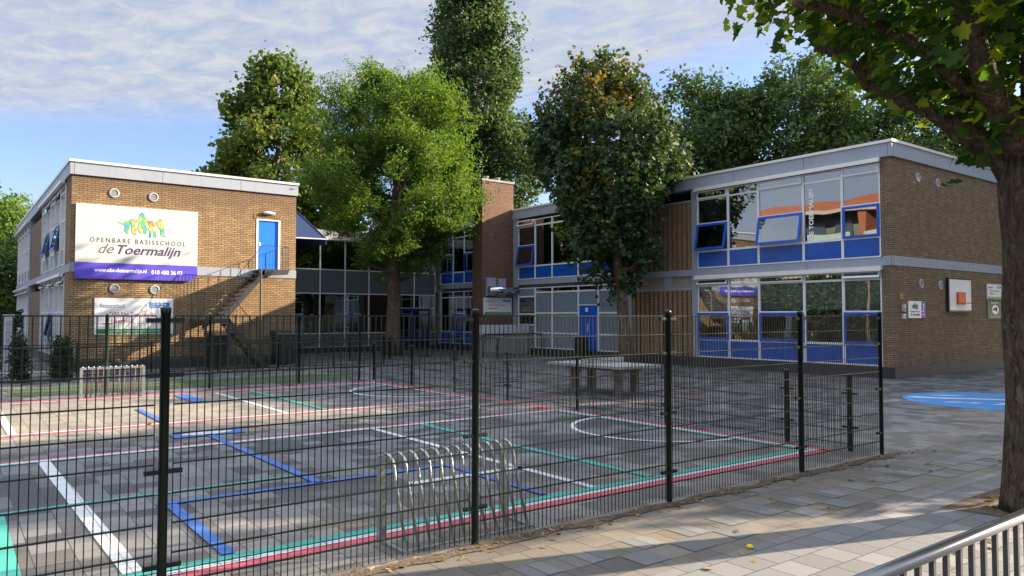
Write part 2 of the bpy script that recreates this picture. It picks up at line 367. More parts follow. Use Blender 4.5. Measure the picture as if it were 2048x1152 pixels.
# ------------------------------------------------------------------ ground
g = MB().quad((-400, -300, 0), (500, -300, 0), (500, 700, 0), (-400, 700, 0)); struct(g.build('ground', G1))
g = MB().quad((-60, -14, .004), (80, -14, .004), (80, 4.02, .004), (-60, 4.02, .004))
struct(g.build('pavement', G2))
struct(MB().quad((-60, 4.02, .004), (15, 4.02, .004), (12.5, 5.36, .004), (-60, 5.36, .004)).build('dusty_paving', G3))
g = MB()
for i in range(-14, 60):          # staggered row of pale slabs let into the dark paving
    x = i*.3
    if i % 2 == 0: g.quad((x+.006, 4.506, .008), (x+.294, 4.506, .008), (x+.294, 4.794, .008), (x+.006, 4.794, .008))
    elif random.random() < .8: g.quad((x+.006+.0, 4.206, .008), (x+.294, 4.206, .008), (x+.294, 4.494, .008), (x+.006, 4.494, .008))
struct(g.build('pale_slab_row', G2))
def blob_strip(name, m, x0, x1, yc, hw, z, step=.12, amp=.08, seed=0):
    g = MB(); n = int((x1-x0)/step); a = []; b = []
    for i in range(n+1):
        x = x0+(x1-x0)*i/n
        a.append((x, yc-hw-amp*(noise.noise((x*2.3, seed, 0))+.4*noise.noise((x*9, seed, 3))), z)); b.append((x, yc+hw+amp*noise.noise((x*2.3, seed+5, 0)), z))
    for i in range(n): g.quad(a[i], a[i+1], b[i+1], b[i])
    return g.build(name, m)
struct(blob_strip('soil_strip', SOIL, -6, 11.2, 5.40, .08, .012, amp=.13))
g = MB().quad((8.55, 2.4, .008), (9.95, 2.4, .008), (9.95, 3.62, .008), (8.3, 3.62, .008)); struct(g.build('tree_pit', SOIL))
g = MB(); N = 60
g.quad((1.5, 22.15, .008), (10.2, 22.3, .008), (11.3, 23.4, .008), (10.2, 24.6, .008), (3, 25.0, .008), (1.2, 24.4, .008)); struct(g.build('turf', TURF))

def lines(name, m, segs, z=.004):
    g = MB()
    for x0, y0, x1, y1, w_ in segs:
        v = Vector((x1-x0, y1-y0)).normalized(); p = Vector((-v.y, v.x))*w_/2
        g.quad((x0-p.x, y0-p.y, z), (x1-p.x, y1-p.y, z), (x1+p.x, y1+p.y, z), (x0+p.x, y0+p.y, z))
    return g
def arc(g, cx, cy, r, a0, a1, w_, z, n=40):
    for i in range(n):
        t0 = R(a0+(a1-a0)*i/n); t1 = R(a0+(a1-a0)*(i+1)/n); ri, ro = r-w_/2, r+w_/2
        g.quad((cx+ri*math.cos(t0), cy+ri*math.sin(t0), z), (cx+ro*math.cos(t0), cy+ro*math.sin(t0), z), (cx+ro*math.cos(t1), cy+ro*math.sin(t1), z), (cx+ri*math.cos(t1), cy+ri*math.sin(t1), z))
XR = 10.4
struct(lines('p', 0, [(-8, 6.18, XR+.13, 6.18, .14), (XR+.13, 6.12, XR+.13, 12.35, .16), (XR+.1, 12.35, XR+.1, 20.75, .16), (-8, 12.33, XR, 12.33, .11), (-8, 14.98, XR-.1, 14.98, .13), (-8, 20.75, XR+.18, 20.75, .3)]).build('red_painted_lines', P_R))
gw = lines('p', 0, [(-8, 6.30, XR+.05, 6.30, .09), (XR, 6.36, XR, 12.2, .09), (-8, 12.22, XR, 12.22, .09), (-8, 15.1, XR-.2, 15.1, .09), (XR-.15, 15.2, XR-.15, 20.45, .07), (-8, 20.5, XR-.1, 20.5, .08),
  (1.2, 6.5, 1.1, 12.1, .15), (6.07, 6.45, 6.07, 12.1, .11), (.92, 15.2, .88, 20.4, .13), (5.62, 15.2, 5.62, 20.3, .11), (4.47, 7.92, 6.12, 7.9, .15)], .008)
arc(gw, 10.33, 9.25, 1.6, 90, 270, .09, .008); arc(gw, 10.2, 17.8, 1.75, 90, 270, .09, .008)
struct(gw.build('white_painted_lines', P_W))
gt = lines('p', 0, [(-8, 6.42, XR-.1, 6.42, .12), (XR-.11, 6.5, XR-.11, 12.1, .12), (-8, 12.12, 8.5, 12.12, .06), (7.03, 6.45, 7.03, 12.1, .13), (6.5, 15.3, 6.5, 20.3, .12), (.4, 6.45, .4, 9.17, .2), (.45, 9.17, 3.5, 9.17, .10)], .012)
struct(gt.build('teal_painted_lines', P_T))
gb = lines('p', 0, [(3.6, 8.6, 3.55, 13.3, .12), (1.92, 8.62, 5.37, 8.60, .09), (1.93, 6.5, 1.93, 8.55, .12), (5.38, 6.55, 5.38, 8.55, .10), (3.0, 13.35, 4.15, 13.35, .5), (3.3, 15.3, 3.3, 17.7, .12), (4.75, 18.4, 4.75, 20.2, .35)], .016)
struct(gb.build('blue_painted_lines', P_B))
gc = MB().quad(*[(3.57+.42*math.cos(R(a)), 13.36+.16*math.sin(R(a)), .02) for a in range(0, 360, 15)]); struct(gc.build('white_painted_spot', P_W))
# red outline round the table, blue game circle by the right wing
gp = lines('p', 0, [(11.9, 12.2, 15.6, 12.3, .12), (15.6, 12.3, 15.5, 16.9, .12), (11.9, 12.2, 11.8, 16.6, .12), (16.5, 11.2, 19.8, 11.0, .05), (18.2, 15.6, 16.8, 21, .05)], .004); struct(gp.build('faded_red_lines', P_PINK))
CC = Vector((19.8, 7.2)); CR = 2.08
gp = MB().quad(*[(CC.x+CR*math.cos(R(a)), CC.y+CR*math.sin(R(a)), .004) for a in range(0, 360, 6)]); struct(gp.build('sky_blue_painted_circle', P_LB))
cx = [Vector((.799, -.601)), Vector((.601, .799))]
def cq(g, pts, z=.008): g.quad(*[(CC.x+cx[0].x*a_+cx[1].x*b, CC.y+cx[0].y*a_+cx[1].y*b, z) for a_, b in [(q[0]-.25, q[1]) for q in pts]])
gp = MB(); cq(gp, [(-1.2, 1.1), (-.9, .85), (1.0, .25), (.8, .05), (-1.3, .7), (-1.55, .9)][::-1]); cq(gp, [(-.75, 1.45), (-.1, 1.35), (.1, 1.15), (-.5, 1.2)][::-1])
cq(gp, [(-.5, -.75), (.6, .02), (1.05, -.02), (.25, -.72)][::-1]); cq(gp, [(.55, -1.0), (1.6, -.4), (1.8, -.5), (1.0, -1.15)][::-1]); cq(gp, [(-1.35, -.2), (-1.0, -.1), (-.75, -.2), (-1.0, -.32)][::-1]); cq(gp, [(-.95, -.38), (-.6, -.28), (-.4, -.38), (-.65, -.5)][::-1])
struct(gp.build('white_game_markings', P_W))
gp = MB(); cq(gp, [(.3, -.78), (1.0, -.08), (1.9, -.1), (1.2, -.8)][::-1], .012); struct(gp.build('red_game_marking', P_R))

# ------------------------------------------------------------------ window builder
def XF(X): return lambda s, d, z: (X-d, s, z)          # facade looking towards -X
def YF(Y): return lambda s, d, z: (s, Y-d, z)          # wall looking towards -Y
def fbox(mb, F, s0, s1, d0, d1, z0, z1):
    a = F(s0, d0, z0); b = F(s1, d1, z1); return mb.box(min(a[0], b[0]), max(a[0], b[0]), min(a[1], b[1]), max(a[1], b[1]), z0, z1)
def tiltframe(mb, F, s0, s1, z0, z1, w_, th, ang, base, ring=True, inset=0):
    """frame or pane hinged at its top edge and swung out by ang"""
    ca, sa = math.cos(ang), math.sin(ang)
    def P(s, u, d): # u down from hinge
        return F(s, base+sa*u+ca*d, z1-ca*u+sa*d)
    H = z1-z0
    def bx(a, b, u0, u1, d0=0, d1=th): mb.hexa([P(a, u1, d0), P(b, u1, d0), P(b, u1, d1), P(a, u1, d1), P(a, u0, d0), P(b, u0, d0), P(b, u0, d1), P(a, u0, d1)])
    if ring: bx(s0, s0+w_, 0, H); bx(s1-w_, s1, 0, H); bx(s0+w_, s1-w_, 0, w_); bx(s0+w_, s1-w_, H-w_, H)
    else: bx(s0+w_, s1-w_, w_, H-w_, th*.4, th*.4+.008)
def window(parent, F, s0, s1, cells, fw=.045, recess=.0, glassm=None, fm=None, blind=None, depth=.07):
    """cells [(z0,z1,kind)]; kinds: glass, panel, grey, dark, sash, sashopen, vent, ventopen"""
    glassm = glassm or GL; a, b = min(s0, s1), max(s0, s1); f = MB(); d0, d1 = -recess-depth, -recess+.0
    zs = sorted(set([c[0] for c in cells]+[c[1] for c in cells]))
    fbox(f, F, a, a+fw, d0, d1, zs[0], zs[-1]); fbox(f, F, b-fw, b, d0, d1, zs[0], zs[-1])
    for i, z in enumerate(zs):
        lo = z if i == 0 else z-fw*.8; hi = z if i == len(zs)-1 else z+fw*.8
        if i == 0: hi = z+fw
        if i == len(zs)-1: lo = z-fw
        fbox(f, F, a+fw, b-fw, d0, d1-.004, lo, hi)
    fo = f.build('window', fm or WHITE, parent)
    A, B = a+fw, b-fw
    for z0, z1, k in cells:
        zi0, zi1 = z0+fw*.8, z1-fw*.8
        if k in ('panel', 'grey', 'dark'):
            g = MB(); fbox(g, F, A, B, d0+.02, d0+.05, zi0, zi1); g.build('panel', {'panel': BLUE, 'grey': GPAN, 'dark': DPAN}[k], fo)
        elif k == 'glass':
            g = MB(); fbox(g, F, A, B, d0+.03, d0+.038, zi0, zi1); g.build('pane', glassm, fo)
        elif k.startswith('sash') or k.startswith('vent'):
            ang = R({'sashopen': 11, 'ventopen': 24}.get(k, 0)); blue = k.startswith('sash'); w_ = .085 if blue else .05
            g = MB(); tiltframe(g, F, A-.02, B+.02, zi0-.02, zi1+.02, w_, .045, ang, d1+.004, True); so_ = g.build('sash', BLUEF if blue else (fm or WHITE), fo)
            g = MB(); tiltframe(g, F, A-.02, B+.02, zi0-.02, zi1+.02, w_, .045, ang, d1+.004, False); g.build('pane', glassm, fo)
    if blind:
        g = MB(); z = blind[1]
        while z > blind[0]:
            p = [F(A+.01, d0-.03, z), F(B-.01, d0-.03, z), F(B-.01, d0-.045, z+.034), F(A+.01, d0-.045, z+.034)]
            g.quad(*p); z -= .045
        g.build('blind', BLIND, fo)
    return fo

# ------------------------------------------------------------------ right wing (runs back to the link)
XW = 24.0; YE = 11.75; RT = 7.65; YB = 52.0; XB = 32.6
rw = thing('school_wing', (XW, YE, 0), 'long two-storey brown brick school wing with cobalt blue window panels and a chimney', 'school building')
F = XF(XW)
# brick shell
g = MB(); g.box(XW, XB, YE, YE+.3, .37, 3.62); g.box(XW, XB, YE, YE+.3, 3.93, 7.12)
g.box(XW, XW+.3, YE+.3, YE+.36, .37, 3.62); g.box(XW, XW+.3, YE+.3, YE+.36, 3.93, 7.12); g.build('wall', BR_B, rw)
g = MB(); g.box(XB-.3, XB, YE+.3, YB, 0, 7.1); g.box(XW+.3, XB-.3, YB-.3, YB, 0, 7.1); g.build('wall', BR_B, rw)
g = MB(); g.box(XW-.02, XB+.02, YE-.02, YE+.3, 3.62, 3.93); g.box(XW-.02, XW+.2, YE+.3, YB, 3.62, 3.88); g.build('storey_band', FASCB, rw)
g = MB(); g.box(XW-.06, XB+.06, YE-.06, YE+.3, 7.12, 7.57); g.box(XW-.06, XW+.3, YE+.3, YB, 7.12, 7.57); g.box(XB-.3, XB+.06, YE+.3, YB, 7.12, 7.57); g.build('roof_fascia', FASC, rw)
g = MB(); g.box(XW-.10, XB+.10, YE-.10, YE+.3, 7.57, 7.66); g.box(XW-.10, XW+.25, YE+.3, YB, 7.57, 7.66); g.box(XB-.25, XB+.10, YE+.3, YB, 7.57, 7.66); g.build('roof_trim', TRIM, rw)
g = MB(); g.box(XW+.25, XB-.25, YE+.3, YB-.3, 7.2, 7.5); g.build('roof', ROOF, rw)
g = MB(); g.box(XW-.03, XB+.03, YE-.03, YE+.3, 0, .368); g.box(XW-.03, XW+.3, YE+.3, YB, 0, .368); g.build('plinth', PLIN, rw)
g = MB(); g.box(XW+.3, XB-.3, YE+.3, YB-.3, 3.5, 3.75); g.box(XW+.3, XB-.3, YE+.3, YB-.3, .3, .42); g.build('floor_slab', DARK, rw)
g = MB()
for y in (19.6, 23.3, 31.5, 39.3): g.box(XW+.45, XW+5.2, y, y+.1, .42, 7.2)
g.box(XW+5.2, XW+5.3, YE+.3, YB-.3, .42, 7.2); g.build('room_wall', ROOMW, rw)
# grey columns on the facade
each('column', FASCB, rw, [(XW-.015, XW+.28, y0, y1, z0, z1) for y0, y1 in ((19.54, 19.8), (23.15, 23.65), (31.35, 31.75)) for z0, z1 in ((.368, 3.62), (3.88, 7.12))])
def bay(ys, up, lo, upblind=(), loblind=(), lvl_u=(3.9, 4.57, 5.66, 6.65, 6.98), lvl_l=(.38, 1.07, 2.14, 3.2, 3.46), opts={}):
    for i in range(len(ys)-1):
        u = up[i]; cells = [(lvl_u[0], lvl_u[1], 'panel')]
        if u[0] == 'T': cells.append((lvl_u[1], lvl_u[3], 'glass'))
        else: cells += [(lvl_u[1], lvl_u[2], 'sashopen' if u[0] == 'O' else 'sash'), (lvl_u[2], lvl_u[3], 'glass')]
        cells.append((lvl_u[3], lvl_u[4], {'v': 'ventopen', '-': 'glass', 'c': 'vent'}[u[1]]))
        window(rw, F, ys[i], ys[i+1], cells, blind=(4.62, 6.6) if i in upblind else None)
        u = lo[i]
        if u is None: continue
        cells = [(lvl_l[0], lvl_l[1], 'panel')]
        if u[0] == 'T': cells.append((lvl_l[1], lvl_l[3], 'glass'))
        else: cells += [(lvl_l[1], lvl_l[2], 'sashopen' if u[0] == 'O' else 'sash'), (lvl_l[2], lvl_l[3], 'glass')]
        cells.append((lvl_l[3], lvl_l[4], {'v': 'ventopen', '-': 'glass', 'c': 'vent'}[u[1]]))
        window(rw, F, ys[i], ys[i+1], cells, blind=(2.2 if i != 3 else 2.25, 3.16) if i in loblind else None)
bay([12.11, 13.41, 14.85, 16.68, 18.03, 19.52], ['Sc', 'T-', 'Oc', 'T-', 'Oc'], ['Sv', 'T-', 'Sc', 'T-', 'Sv'], (2,), (0, 1, 2, 3, 4))
# roller-blind cassettes
for z0, z1 in ((7.0, 7.11), (3.48, 3.61)):
    g = MB(); g.box(XW-.16, XW-.015 if z0 < 4 else XW-.065, 12.05, 19.56, z0, z1); g.box(XW-.19, XW-.17, 12.05, 19.56, z0-.03, z0+.03); g.build('blind_cassette', TRIM, rw)
# middle stretch
bay([23.66, 25.27, 26.65, 28.58, 29.93, 31.34], ['T-', 'T-', 'T-', 'Oc', 'T-'][:0]+['T-', 'Oc', 'Sc', 'Oc', 'T-'][:0]+['Sc', 'T-', 'T-', 'Oc', 'T-'][:3]+['T-', 'Ov'], [None]*5, (1,), ())
window(rw, F, 26.65, 28.58, [(4.57, 5.66, 'sashopen')], recess=-.001) if False else None
for (a, b), k in zip(((23.66, 25.27), (26.65, 28.58), (28.58, 29.93)), (0, 1, 2)):
    window(rw, F, a, b, [(.38, 1.15, 'grey'), (1.15, 2.15, 'grey'), (2.15, 3.2, 'grey'), (3.2, 3.46, 'grey' if k == 0 else 'glass')], glassm=GLD)
window(rw, F, 25.27, 26.65, [(2.5, 3.2, 'grey'), (3.2, 3.46, 'glass')], glassm=GLD)
window(rw, F, 29.93, 31.34, [(.38, 1.55, 'grey'), (1.55, 2.1, 'glass'), (2.1, 3.0, 'glass'), (3.0, 3.46, 'grey')], glassm=GLD)
g = MB(); g.box(XW+.03, XW+.07, 25.32, 26.60, .38, 2.5)
for y in (25.6, 25.85, 26.1, 26.35): g.box(XW+.024, XW+.03, y, y+.012, .42, 2.1)
d = g.build('door', BLUEF, rw); g = MB(); g.box(XW-.04, XW-.02, 25.93, 25.98, 1.25, 1.65); g.box(XW-.02, XW+.03, 25.945, 25.965, 1.3, 1.33); g.box(XW-.02, XW+.03, 25.945, 25.965, 1.57, 1.6); g.build('handle', TRIM, d)
g = MB(); g.box(XW+.02, XW+.03, 26.0, 26.17, 2.2, 2.38); g.build('notice', BOARD, d)
g = MB(); g.box(XW-.0, XW+.1, 25.27, 25.318, .37, 2.5); g.box(XW-.0, XW+.1, 26.602, 26.65, .37, 2.5); g.build('door_frame', WHITE, rw)
# curtains behind the upper middle panes
for y0, y1 in ((28.7, 29.1), (26.0, 26.5), (23.8, 24.4)):
    g = MB(); n_ = 10
    for k in range(n_):
        a = y0+(y1-y0)*k/n_; b = y0+(y1-y0)*(k+1)/n_; o1 = .03*(k % 2); o2 = .03*((k+1) % 2)
        g.quad((XW+.22+o1, a, 4.6), (XW+.22+o2, b, 4.6), (XW+.22+o2, b, 6.9), (XW+.22+o1, a, 6.9))
    g.build('curtain', CURT, rw)
# brick piers with dark slots between column and middle stretch
for z0, z1 in ((3.89, 6.62), (.37, 3.04)):
    g = MB(); g.box(XW+.10, XW+.3, 19.8, 23.15, z0, z1)
    back = g.build('slot_wall', mat('slot_brown', (.05, .032, .03), .9), rw)
    n_ = 13; p = (23.15-19.8)/n_
    each('brick_pier', BR_T, rw, [(XW+.0, XW+.1, 19.8+k*p+.045, 19.8+(k+1)*p-.045, z0, z1) for k in range(n_)])
each('lintel', FASCB, rw, [(XW+.02, XW+.2, 19.8, 23.15, 6.62, 6.7), (XW+.02, XW+.2, 19.8, 23.15, 3.04, 3.14)]); MB().box(XW+.04, XW+.2, 20.9, 21.3, 3.14, 3.62).build('panel', FASCB, rw)
g = MB(); g.box(XW+.25, XW+.28, 19.8, 23.15, 6.7, 7.12); g.build('dark_clerestory', GLD, rw)
each('fanlight', mat('frosted_pane', (.30, .27, .24), .4), rw, [(XW+.1, XW+.11, 19.8, 20.9, 3.14, 3.62), (XW+.1, XW+.11, 21.3, 23.15, 3.14, 3.62)])
# stretch beyond the chimney
for i, (a, b) in enumerate(((32.9, 34.0), (34.0, 35.3), (35.3, 36.54), (36.54, 37.73), (37.73, 39.1))):
    window(rw, F, a, b, [(3.9, 4.57, 'panel'), (4.57, 6.65, 'glass')] if i % 2 else [(3.9, 4.57, 'panel'), (4.57, 5.66, 'sash'), (5.66, 6.65, 'glass'), (6.65, 6.98, 'glass')], glassm=GLD)
    window(rw, F, a, b, [(.38, 1.07, 'panel'), (1.07, 3.1, 'glass'), (3.1, 3.46, 'glass')] if i % 2 == 0 else [(.38, 1.07, 'panel'), (1.07, 2.14, 'sash'), (2.14, 3.1, 'glass'), (3.1, 3.46, 'glass')], glassm=GLD)
each('column', LIGHTP, rw, [(XW-.06, XW+.2, 39.1, 39.4, 0, 3.62), (XW-.06, XW+.2, 39.1, 39.4, 3.88, 7.12)])
# upright window lettering
text('lettering', 'DE TOERMALIJN', ('X', XW+.03), (14.64, 14.42, 4.65, 6.42), WPAINT, rw, vertical=True, bold=.03)
text('lettering', 'DE TOERMALIJN', ('X', XW+.03), (37.5, 37.28, 1.2, 3.0), BOARD, rw, vertical=True, bold=.01)
# round vents
def vent(parent, x, z, y, r=.15):
    fn = lambda a, b, h: (x+a, y-h, z+b)
    g = MB().lathe([(r, 0), (r, .03), (r*.78, .035), (r*.74, .01)], None, 24, fn)
    for k in range(-4, 5):
        hw = math.sqrt(max(0, (r*.74)**2-(k*r*.16)**2)); g.box(x-hw, x+hw, y-.018, y-.004, z+k*r*.16-.006, z+k*r*.16+.006)
    o = g.build('round_vent', mat('vent_grey', (.42, .44, .46), .5), parent)
    g = MB().quad(*[(x+r*.75*math.cos(R(a)), y-.003, z+r*.75*math.sin(R(a))) for a in range(0, 360, 15)]); g.build('vent_core', mat('vent_core', (.20, .21, .22), .8), o)
for x, z in ((25.8, 6.63), (27.25, 6.6), (25.9, 3.08), (27.3, 3.06)): vent(rw, x, z, YE)
# chimney stack
g = MB(); g.box(21.98, 24.0, 31.76, 32.66, 0, 9.02); ch = g.build('chimney', BR_C, rw)
g = MB(); g.box(21.94, 24.04, 31.72, 32.70, 9.02, 9.13); g.build('chimney_cap', CONC, ch)
for x in (22.5, 23.25): MB().lathe([(.13, 0), (.13, .17), (.16, .18), (.16, .22), (0, .22)], (x, 32.2, 9.12), 12).build('chimney_pot', CONC, ch, True)

# things on the right wing
W_ = lambda n, m, p, x0, x1, z0, z1, y0=YE-.03, y1=YE-.004: MB().box(x0, x1, y0, y1, z0, z1).build(n, m, p)
bh = thing('basketball_backboard', (28.65, YE, 2.2), 'white basketball backboard with black edge and orange square, on the brown end wall', 'basketball hoop')
W_('board_rim', BLACK, bh, 27.72, 29.55, 2.14, 3.33, YE-.09, YE-.01); W_('board', BOARD, bh, 27.78, 29.5, 2.2, 3.28, YE-.10, YE-.092)
ORNG = mat('orange_red_paint', (.62, .075, .02), .45, var=.06)
W_('target_square', ORNG, bh, 28.32, 28.92, 2.40, 2.84, YE-.16, YE-.102)
g = MB(); ring = [(28.62+.225*math.cos(R(a)), YE-.45+.225*math.sin(R(a)), 2.45) for a in range(0, 361, 15)]; g.tube(ring, .012, 6, False); g.box(28.55, 28.69, YE-.24, YE-.162, 2.43, 2.46); g.build('hoop_ring', ORNG, bh)
GREEN = mat('sign_green', (.02, .20, .05), .5); DGREEN = mat('sign_dark_green', (.010, .085, .04), .5); INK = mat('dark_ink', (.03, .03, .05), .6)
CYAN = mat('sign_cyan_blue', (.02, .20, .50), .5); RED = mat('sign_red', (.45, .03, .05), .5); INKB = mat('sign_blue_ink', (.10, .20, .42), .5)
def preschool_sign(name, label, x0, x1, z0, z1, y, two=True):
    o = thing(name, ((x0+x1)/2, y, z0), label, 'sign'); w_, h_ = x1-x0, z1-z0
    MB().box(x0, x1, y-.03, y-.005, z0, z1).build('board', BOARD, o); yy = y-.03
    q = lambda a, b, c, d_: (x0+a*w_, x0+b*w_, z0+c*h_, z0+d_*h_)
    text('lettering', 'Peuterschool', ('Y', yy), q(.07, .37, .73, .85), INKB, o)
    B = q(.68, .95, .74, .89); MB().box(B[0], B[1], yy-.003, yy, B[2], B[3]).build('logo_bar', CYAN, o)
    text('lettering', 'De Rotterdamse\nPeuterschool', ('Y', yy-.003), (B[0]+.02*w_, B[1]-.05*w_, B[2]+.02*h_, B[3]-.02*h_), WPAINT, o)
    text('lettering', 'OBS De Toermalijn', ('Y', yy), q(.17, .77, .48, .61), RED, o)
    text('lettering', 'Hijkerveld', ('Y', yy), q(.17, .48, .28, .43), RED, o)
    B = q(.04, .97, .02, .15); MB().box(B[0], B[1], yy-.003, yy, B[2], B[3]).build('footer_bar', GREEN, o)
    text('lettering', 'www.derotterdamsepeuterschool.nl', ('Y', yy-.003), q(.15, .92, .05, .12), WPAINT, o)
    return o
preschool_sign('preschool_sign', 'small white sign with red words directly above the dark green sign', 31.08, 32.42, 2.64, 3.2, YE)
gs = thing('green_sign', (31.8, YE, 1.9), 'square dark green sign with white emblem on the brown end wall by the trunk', 'sign')
W_('board', DGREEN, gs, 31.08, 32.45, 1.9, 2.60)
text('lettering', 'Gezonde School', ('Y', YE-.03), (31.4, 32.1, 2.46, 2.54), WPAINT, gs); text('lettering', 'www.gezondeschool.nl', ('Y', YE-.03), (31.3, 32.25, 1.95, 2.0), WPAINT, gs)
g = MB(); g.quad(*[(31.77+.30*math.cos(R(a)), YE-.034, 2.24+.18*math.sin(R(a))) for a in range(0, 360, 15)]); g.build('emblem', WPAINT, gs)
g = MB(); g.quad(*[(31.70+.17*math.cos(R(a)), YE-.037, 2.22+.085*math.sin(R(a))) for a in range(0, 200, 15)]); g.quad(*[(31.86+.1*math.cos(R(a)), YE-.037, 2.26+.10*math.sin(R(a))) for a in range(0, 360, 15)]); g.build('emblem_mark', DGREEN, gs)

RAINB = bpy.data.materials.new('watercolour_rainbow'); RAINB.use_nodes = True; n = NT(RAINB.node_tree)
t = n.new('ShaderNodeTexCoord').outputs['Object']
n.put(n.n['Principled BSDF'].inputs['Base Color'], n.ramp(n.noise(t, 2.6, 2., .5), [(.32, (.03, .12, .45)), (.42, (.08, .35, .40)), (.50, (.14, .42, .18)), (.58, (.55, .50, .08)), (.66, (.65, .18, .05)), (.75, (.25, .08, .35))]))
INKG = mat('logo_outline', (.03, .09, .14), .6)
# five linked children drawn as plain silhouettes (u 0..1 across, v 0..1 up)
KIDS = [
 [(.0, .55), (.02, .59), (.10, .53), (.13, .58), (.15, .64), (.19, .66), (.23, .63), (.24, .56), (.23, .45), (.22, .35), (.20, .25), (.20, .14), (.16, .13), (.17, .20), (.12, .22), (.12, .30), (.14, .42), (.11, .48), (.05, .50)],
 [(.24, .68), (.30, .70), (.34, .66), (.35, .55), (.34, .42), (.37, .32), (.36, .14), (.30, .14), (.27, .30), (.27, .45), (.25, .55)],
 [(.36, .62), (.43, .75), (.44, .90), (.48, .97), (.53, .93), (.54, .82), (.62, .66), (.60, .62), (.56, .66), (.57, .48), (.60, .38), (.57, .20), (.52, .20), (.53, .34), (.49, .42), (.47, .36), (.49, .20), (.45, .20), (.40, .36), (.42, .50), (.43, .62), (.38, .58)],
 [(.62, .62), (.66, .68), (.72, .68), (.74, .56), (.79, .50), (.74, .47), (.72, .40), (.78, .30), (.80, .08), (.74, .08), (.73, .28), (.70, .28), (.69, .05), (.65, .05), (.65, .28), (.63, .38), (.66, .48), (.62, .54)],
 [(.78, .62), (.84, .70), (.88, .78), (.93, .74), (.93, .60), (.95, .48), (.97, .38), (.97, .22), (1.0, .12), (.93, .13), (.89, .18), (.89, .36), (.85, .44), (.83, .52)]]
def kids(parent, x0, x1, z0, z1, y, m=None, m2=None):
    a = MB(); b = MB(); fn = lambda u, v, d: (x0+u*(x1-x0), y-d, z0+v*(z1-z0))
    for k in KIDS:
        c = np.mean(k, axis=0); b.prism([(c[0]+(u-c[0])*1.08+.0, c[1]+(v-c[1])*1.05) for u, v in k][::-1], fn, 0, .003); a.prism(k[::-1], fn, .003, .006)
    b.build('logo_outline', m2 or INKG, parent); a.build('logo_figures', m or RAINB, parent)
ds = thing('direction_sign', (25.5, YE, 1.93), 'white sign with school logo and purple arrow edge, low on the brown end wall', 'sign')
W_('board', BOARD, ds, 24.94, 25.82, 1.93, 2.49); W_('arrow_panel', PURP, ds, 25.822, 26.12, 1.93, 2.49)
kids(ds, 25.15, 25.6, 2.2, 2.45, YE-.03, INKG); text('lettering', 'OPENBARE BASISSCHOOL', ('Y', YE-.03), (25.05, 25.72, 2.13, 2.16), INK, ds); text('lettering', 'de Toermalijn', ('Y', YE-.03), (25.08, 25.7, 1.98, 2.10), mat('sign_purple_ink', (.05, .04, .2), .5), ds, shear=.3)
g = MB(); g.box(25.96, 25.99, YE-.034, YE-.03, 2.14, 2.36); g.box(25.83, 25.96, YE-.034, YE-.03, 2.14, 2.16); g.quad((25.92, YE-.034, 2.36), (26.03, YE-.034, 2.36), (25.975, YE-.034, 2.43)); g.build('arrow', WPAINT, ds)
text('lettering', 'ingang', ('Y', YE-.03), (25.87, 26.07, 2.02, 2.08), WPAINT, ds)
def wallbox(name, label, x0, x1, z0, z1, m, cat='box'):
    o = thing(name, ((x0+x1)/2, YE, z0), label, cat); W_('housing', m, o, x0, x1, z0, z1, YE-.08, YE-.002); W_('cover', INK, o, x0+.03, x1-.03, z0+.04, z0+.09, YE-.086, YE-.081); return o
wallbox('intercom_box', 'upper small grey box with rounded ends on the brown wall beside the logo sign', 24.53, 24.67, 2.15, 2.38, LIGHTP, 'intercom')
wallbox('intercom_box', 'lower and smaller white box on the brown wall beside the logo sign', 24.54, 24.66, 1.92, 2.07, BOARD, 'intercom')
wallbox('key_box', 'tiny yellowish box on the brown wall near its left corner', 24.36, 24.48, 2.55, 2.72, mat('yellowed_plastic', (.40, .28, .08), .5), 'key box')

# ------------------------------------------------------------------ link building
YL = 39.0
lk = thing('glass_link', (18, YL, 0), 'glazed two-storey link with dark grey panels between the two brick wings', 'school building')
F = YF(YL)
g = MB(); g.box(11.9, XW-.1, YL-.08, YL+.3, 6.2, 6.72); g.build('roof_fascia', LIGHTP, lk)
g = MB(); g.box(11.9, XW-.1, YL+.3, YL+7, 6.2, 6.6); g.build('roof', ROOF, lk)
g = MB(); g.box(11.9, XW-.1, YL-.01, YL+.3, 0, .28); g.build('plinth', PLIN, lk)
g = MB(); g.box(11.9, XW-.1, YL+.3, YL+6.6, 3.4, 3.9); g.build('floor_slab', DARK, lk)
g = MB(); g.box(11.9, XW-.1, YL+6.6, YL+6.7, 0, 3.9); g.box(11.9, 14.5, YL+6.6, YL+6.7, 3.9, 6.2); g.box(20.5, XW-.1, YL+6.6, YL+6.7, 3.9, 6.2); g.build('rear_wall', ROOMW, lk)
g = MB()   # inner stair seen through the glass
g.prism([(14.6, .3), (15.2, .3), (18.6, 3.4), (18.0, 3.4)], lambda a, b, d_: (a, YL+1.4+d_, b), 0, 1.2); g.build('inner_stair', BLACK, lk)
ms = [12.0, 13.4, 14.8, 16.24, 17.7, 19.16, 20.65]
for i in range(len(ms)-1):
    window(lk, F, ms[i], ms[i+1], [(.29, 1.05, 'dark'), (1.05, 3.24, 'glass'), (3.24, 4.55, 'dark'), (4.55, 6.18, 'glass')], glassm=GLD, fw=.035)
for a, b in ((20.65, 22.1), (22.1, 23.55)):
    window(lk, F, a, b, [(2.45, 3.24, 'glass'), (3.24, 4.55, 'dark'), (4.55, 6.18, 'glass')], glassm=GLD, fw=.035)
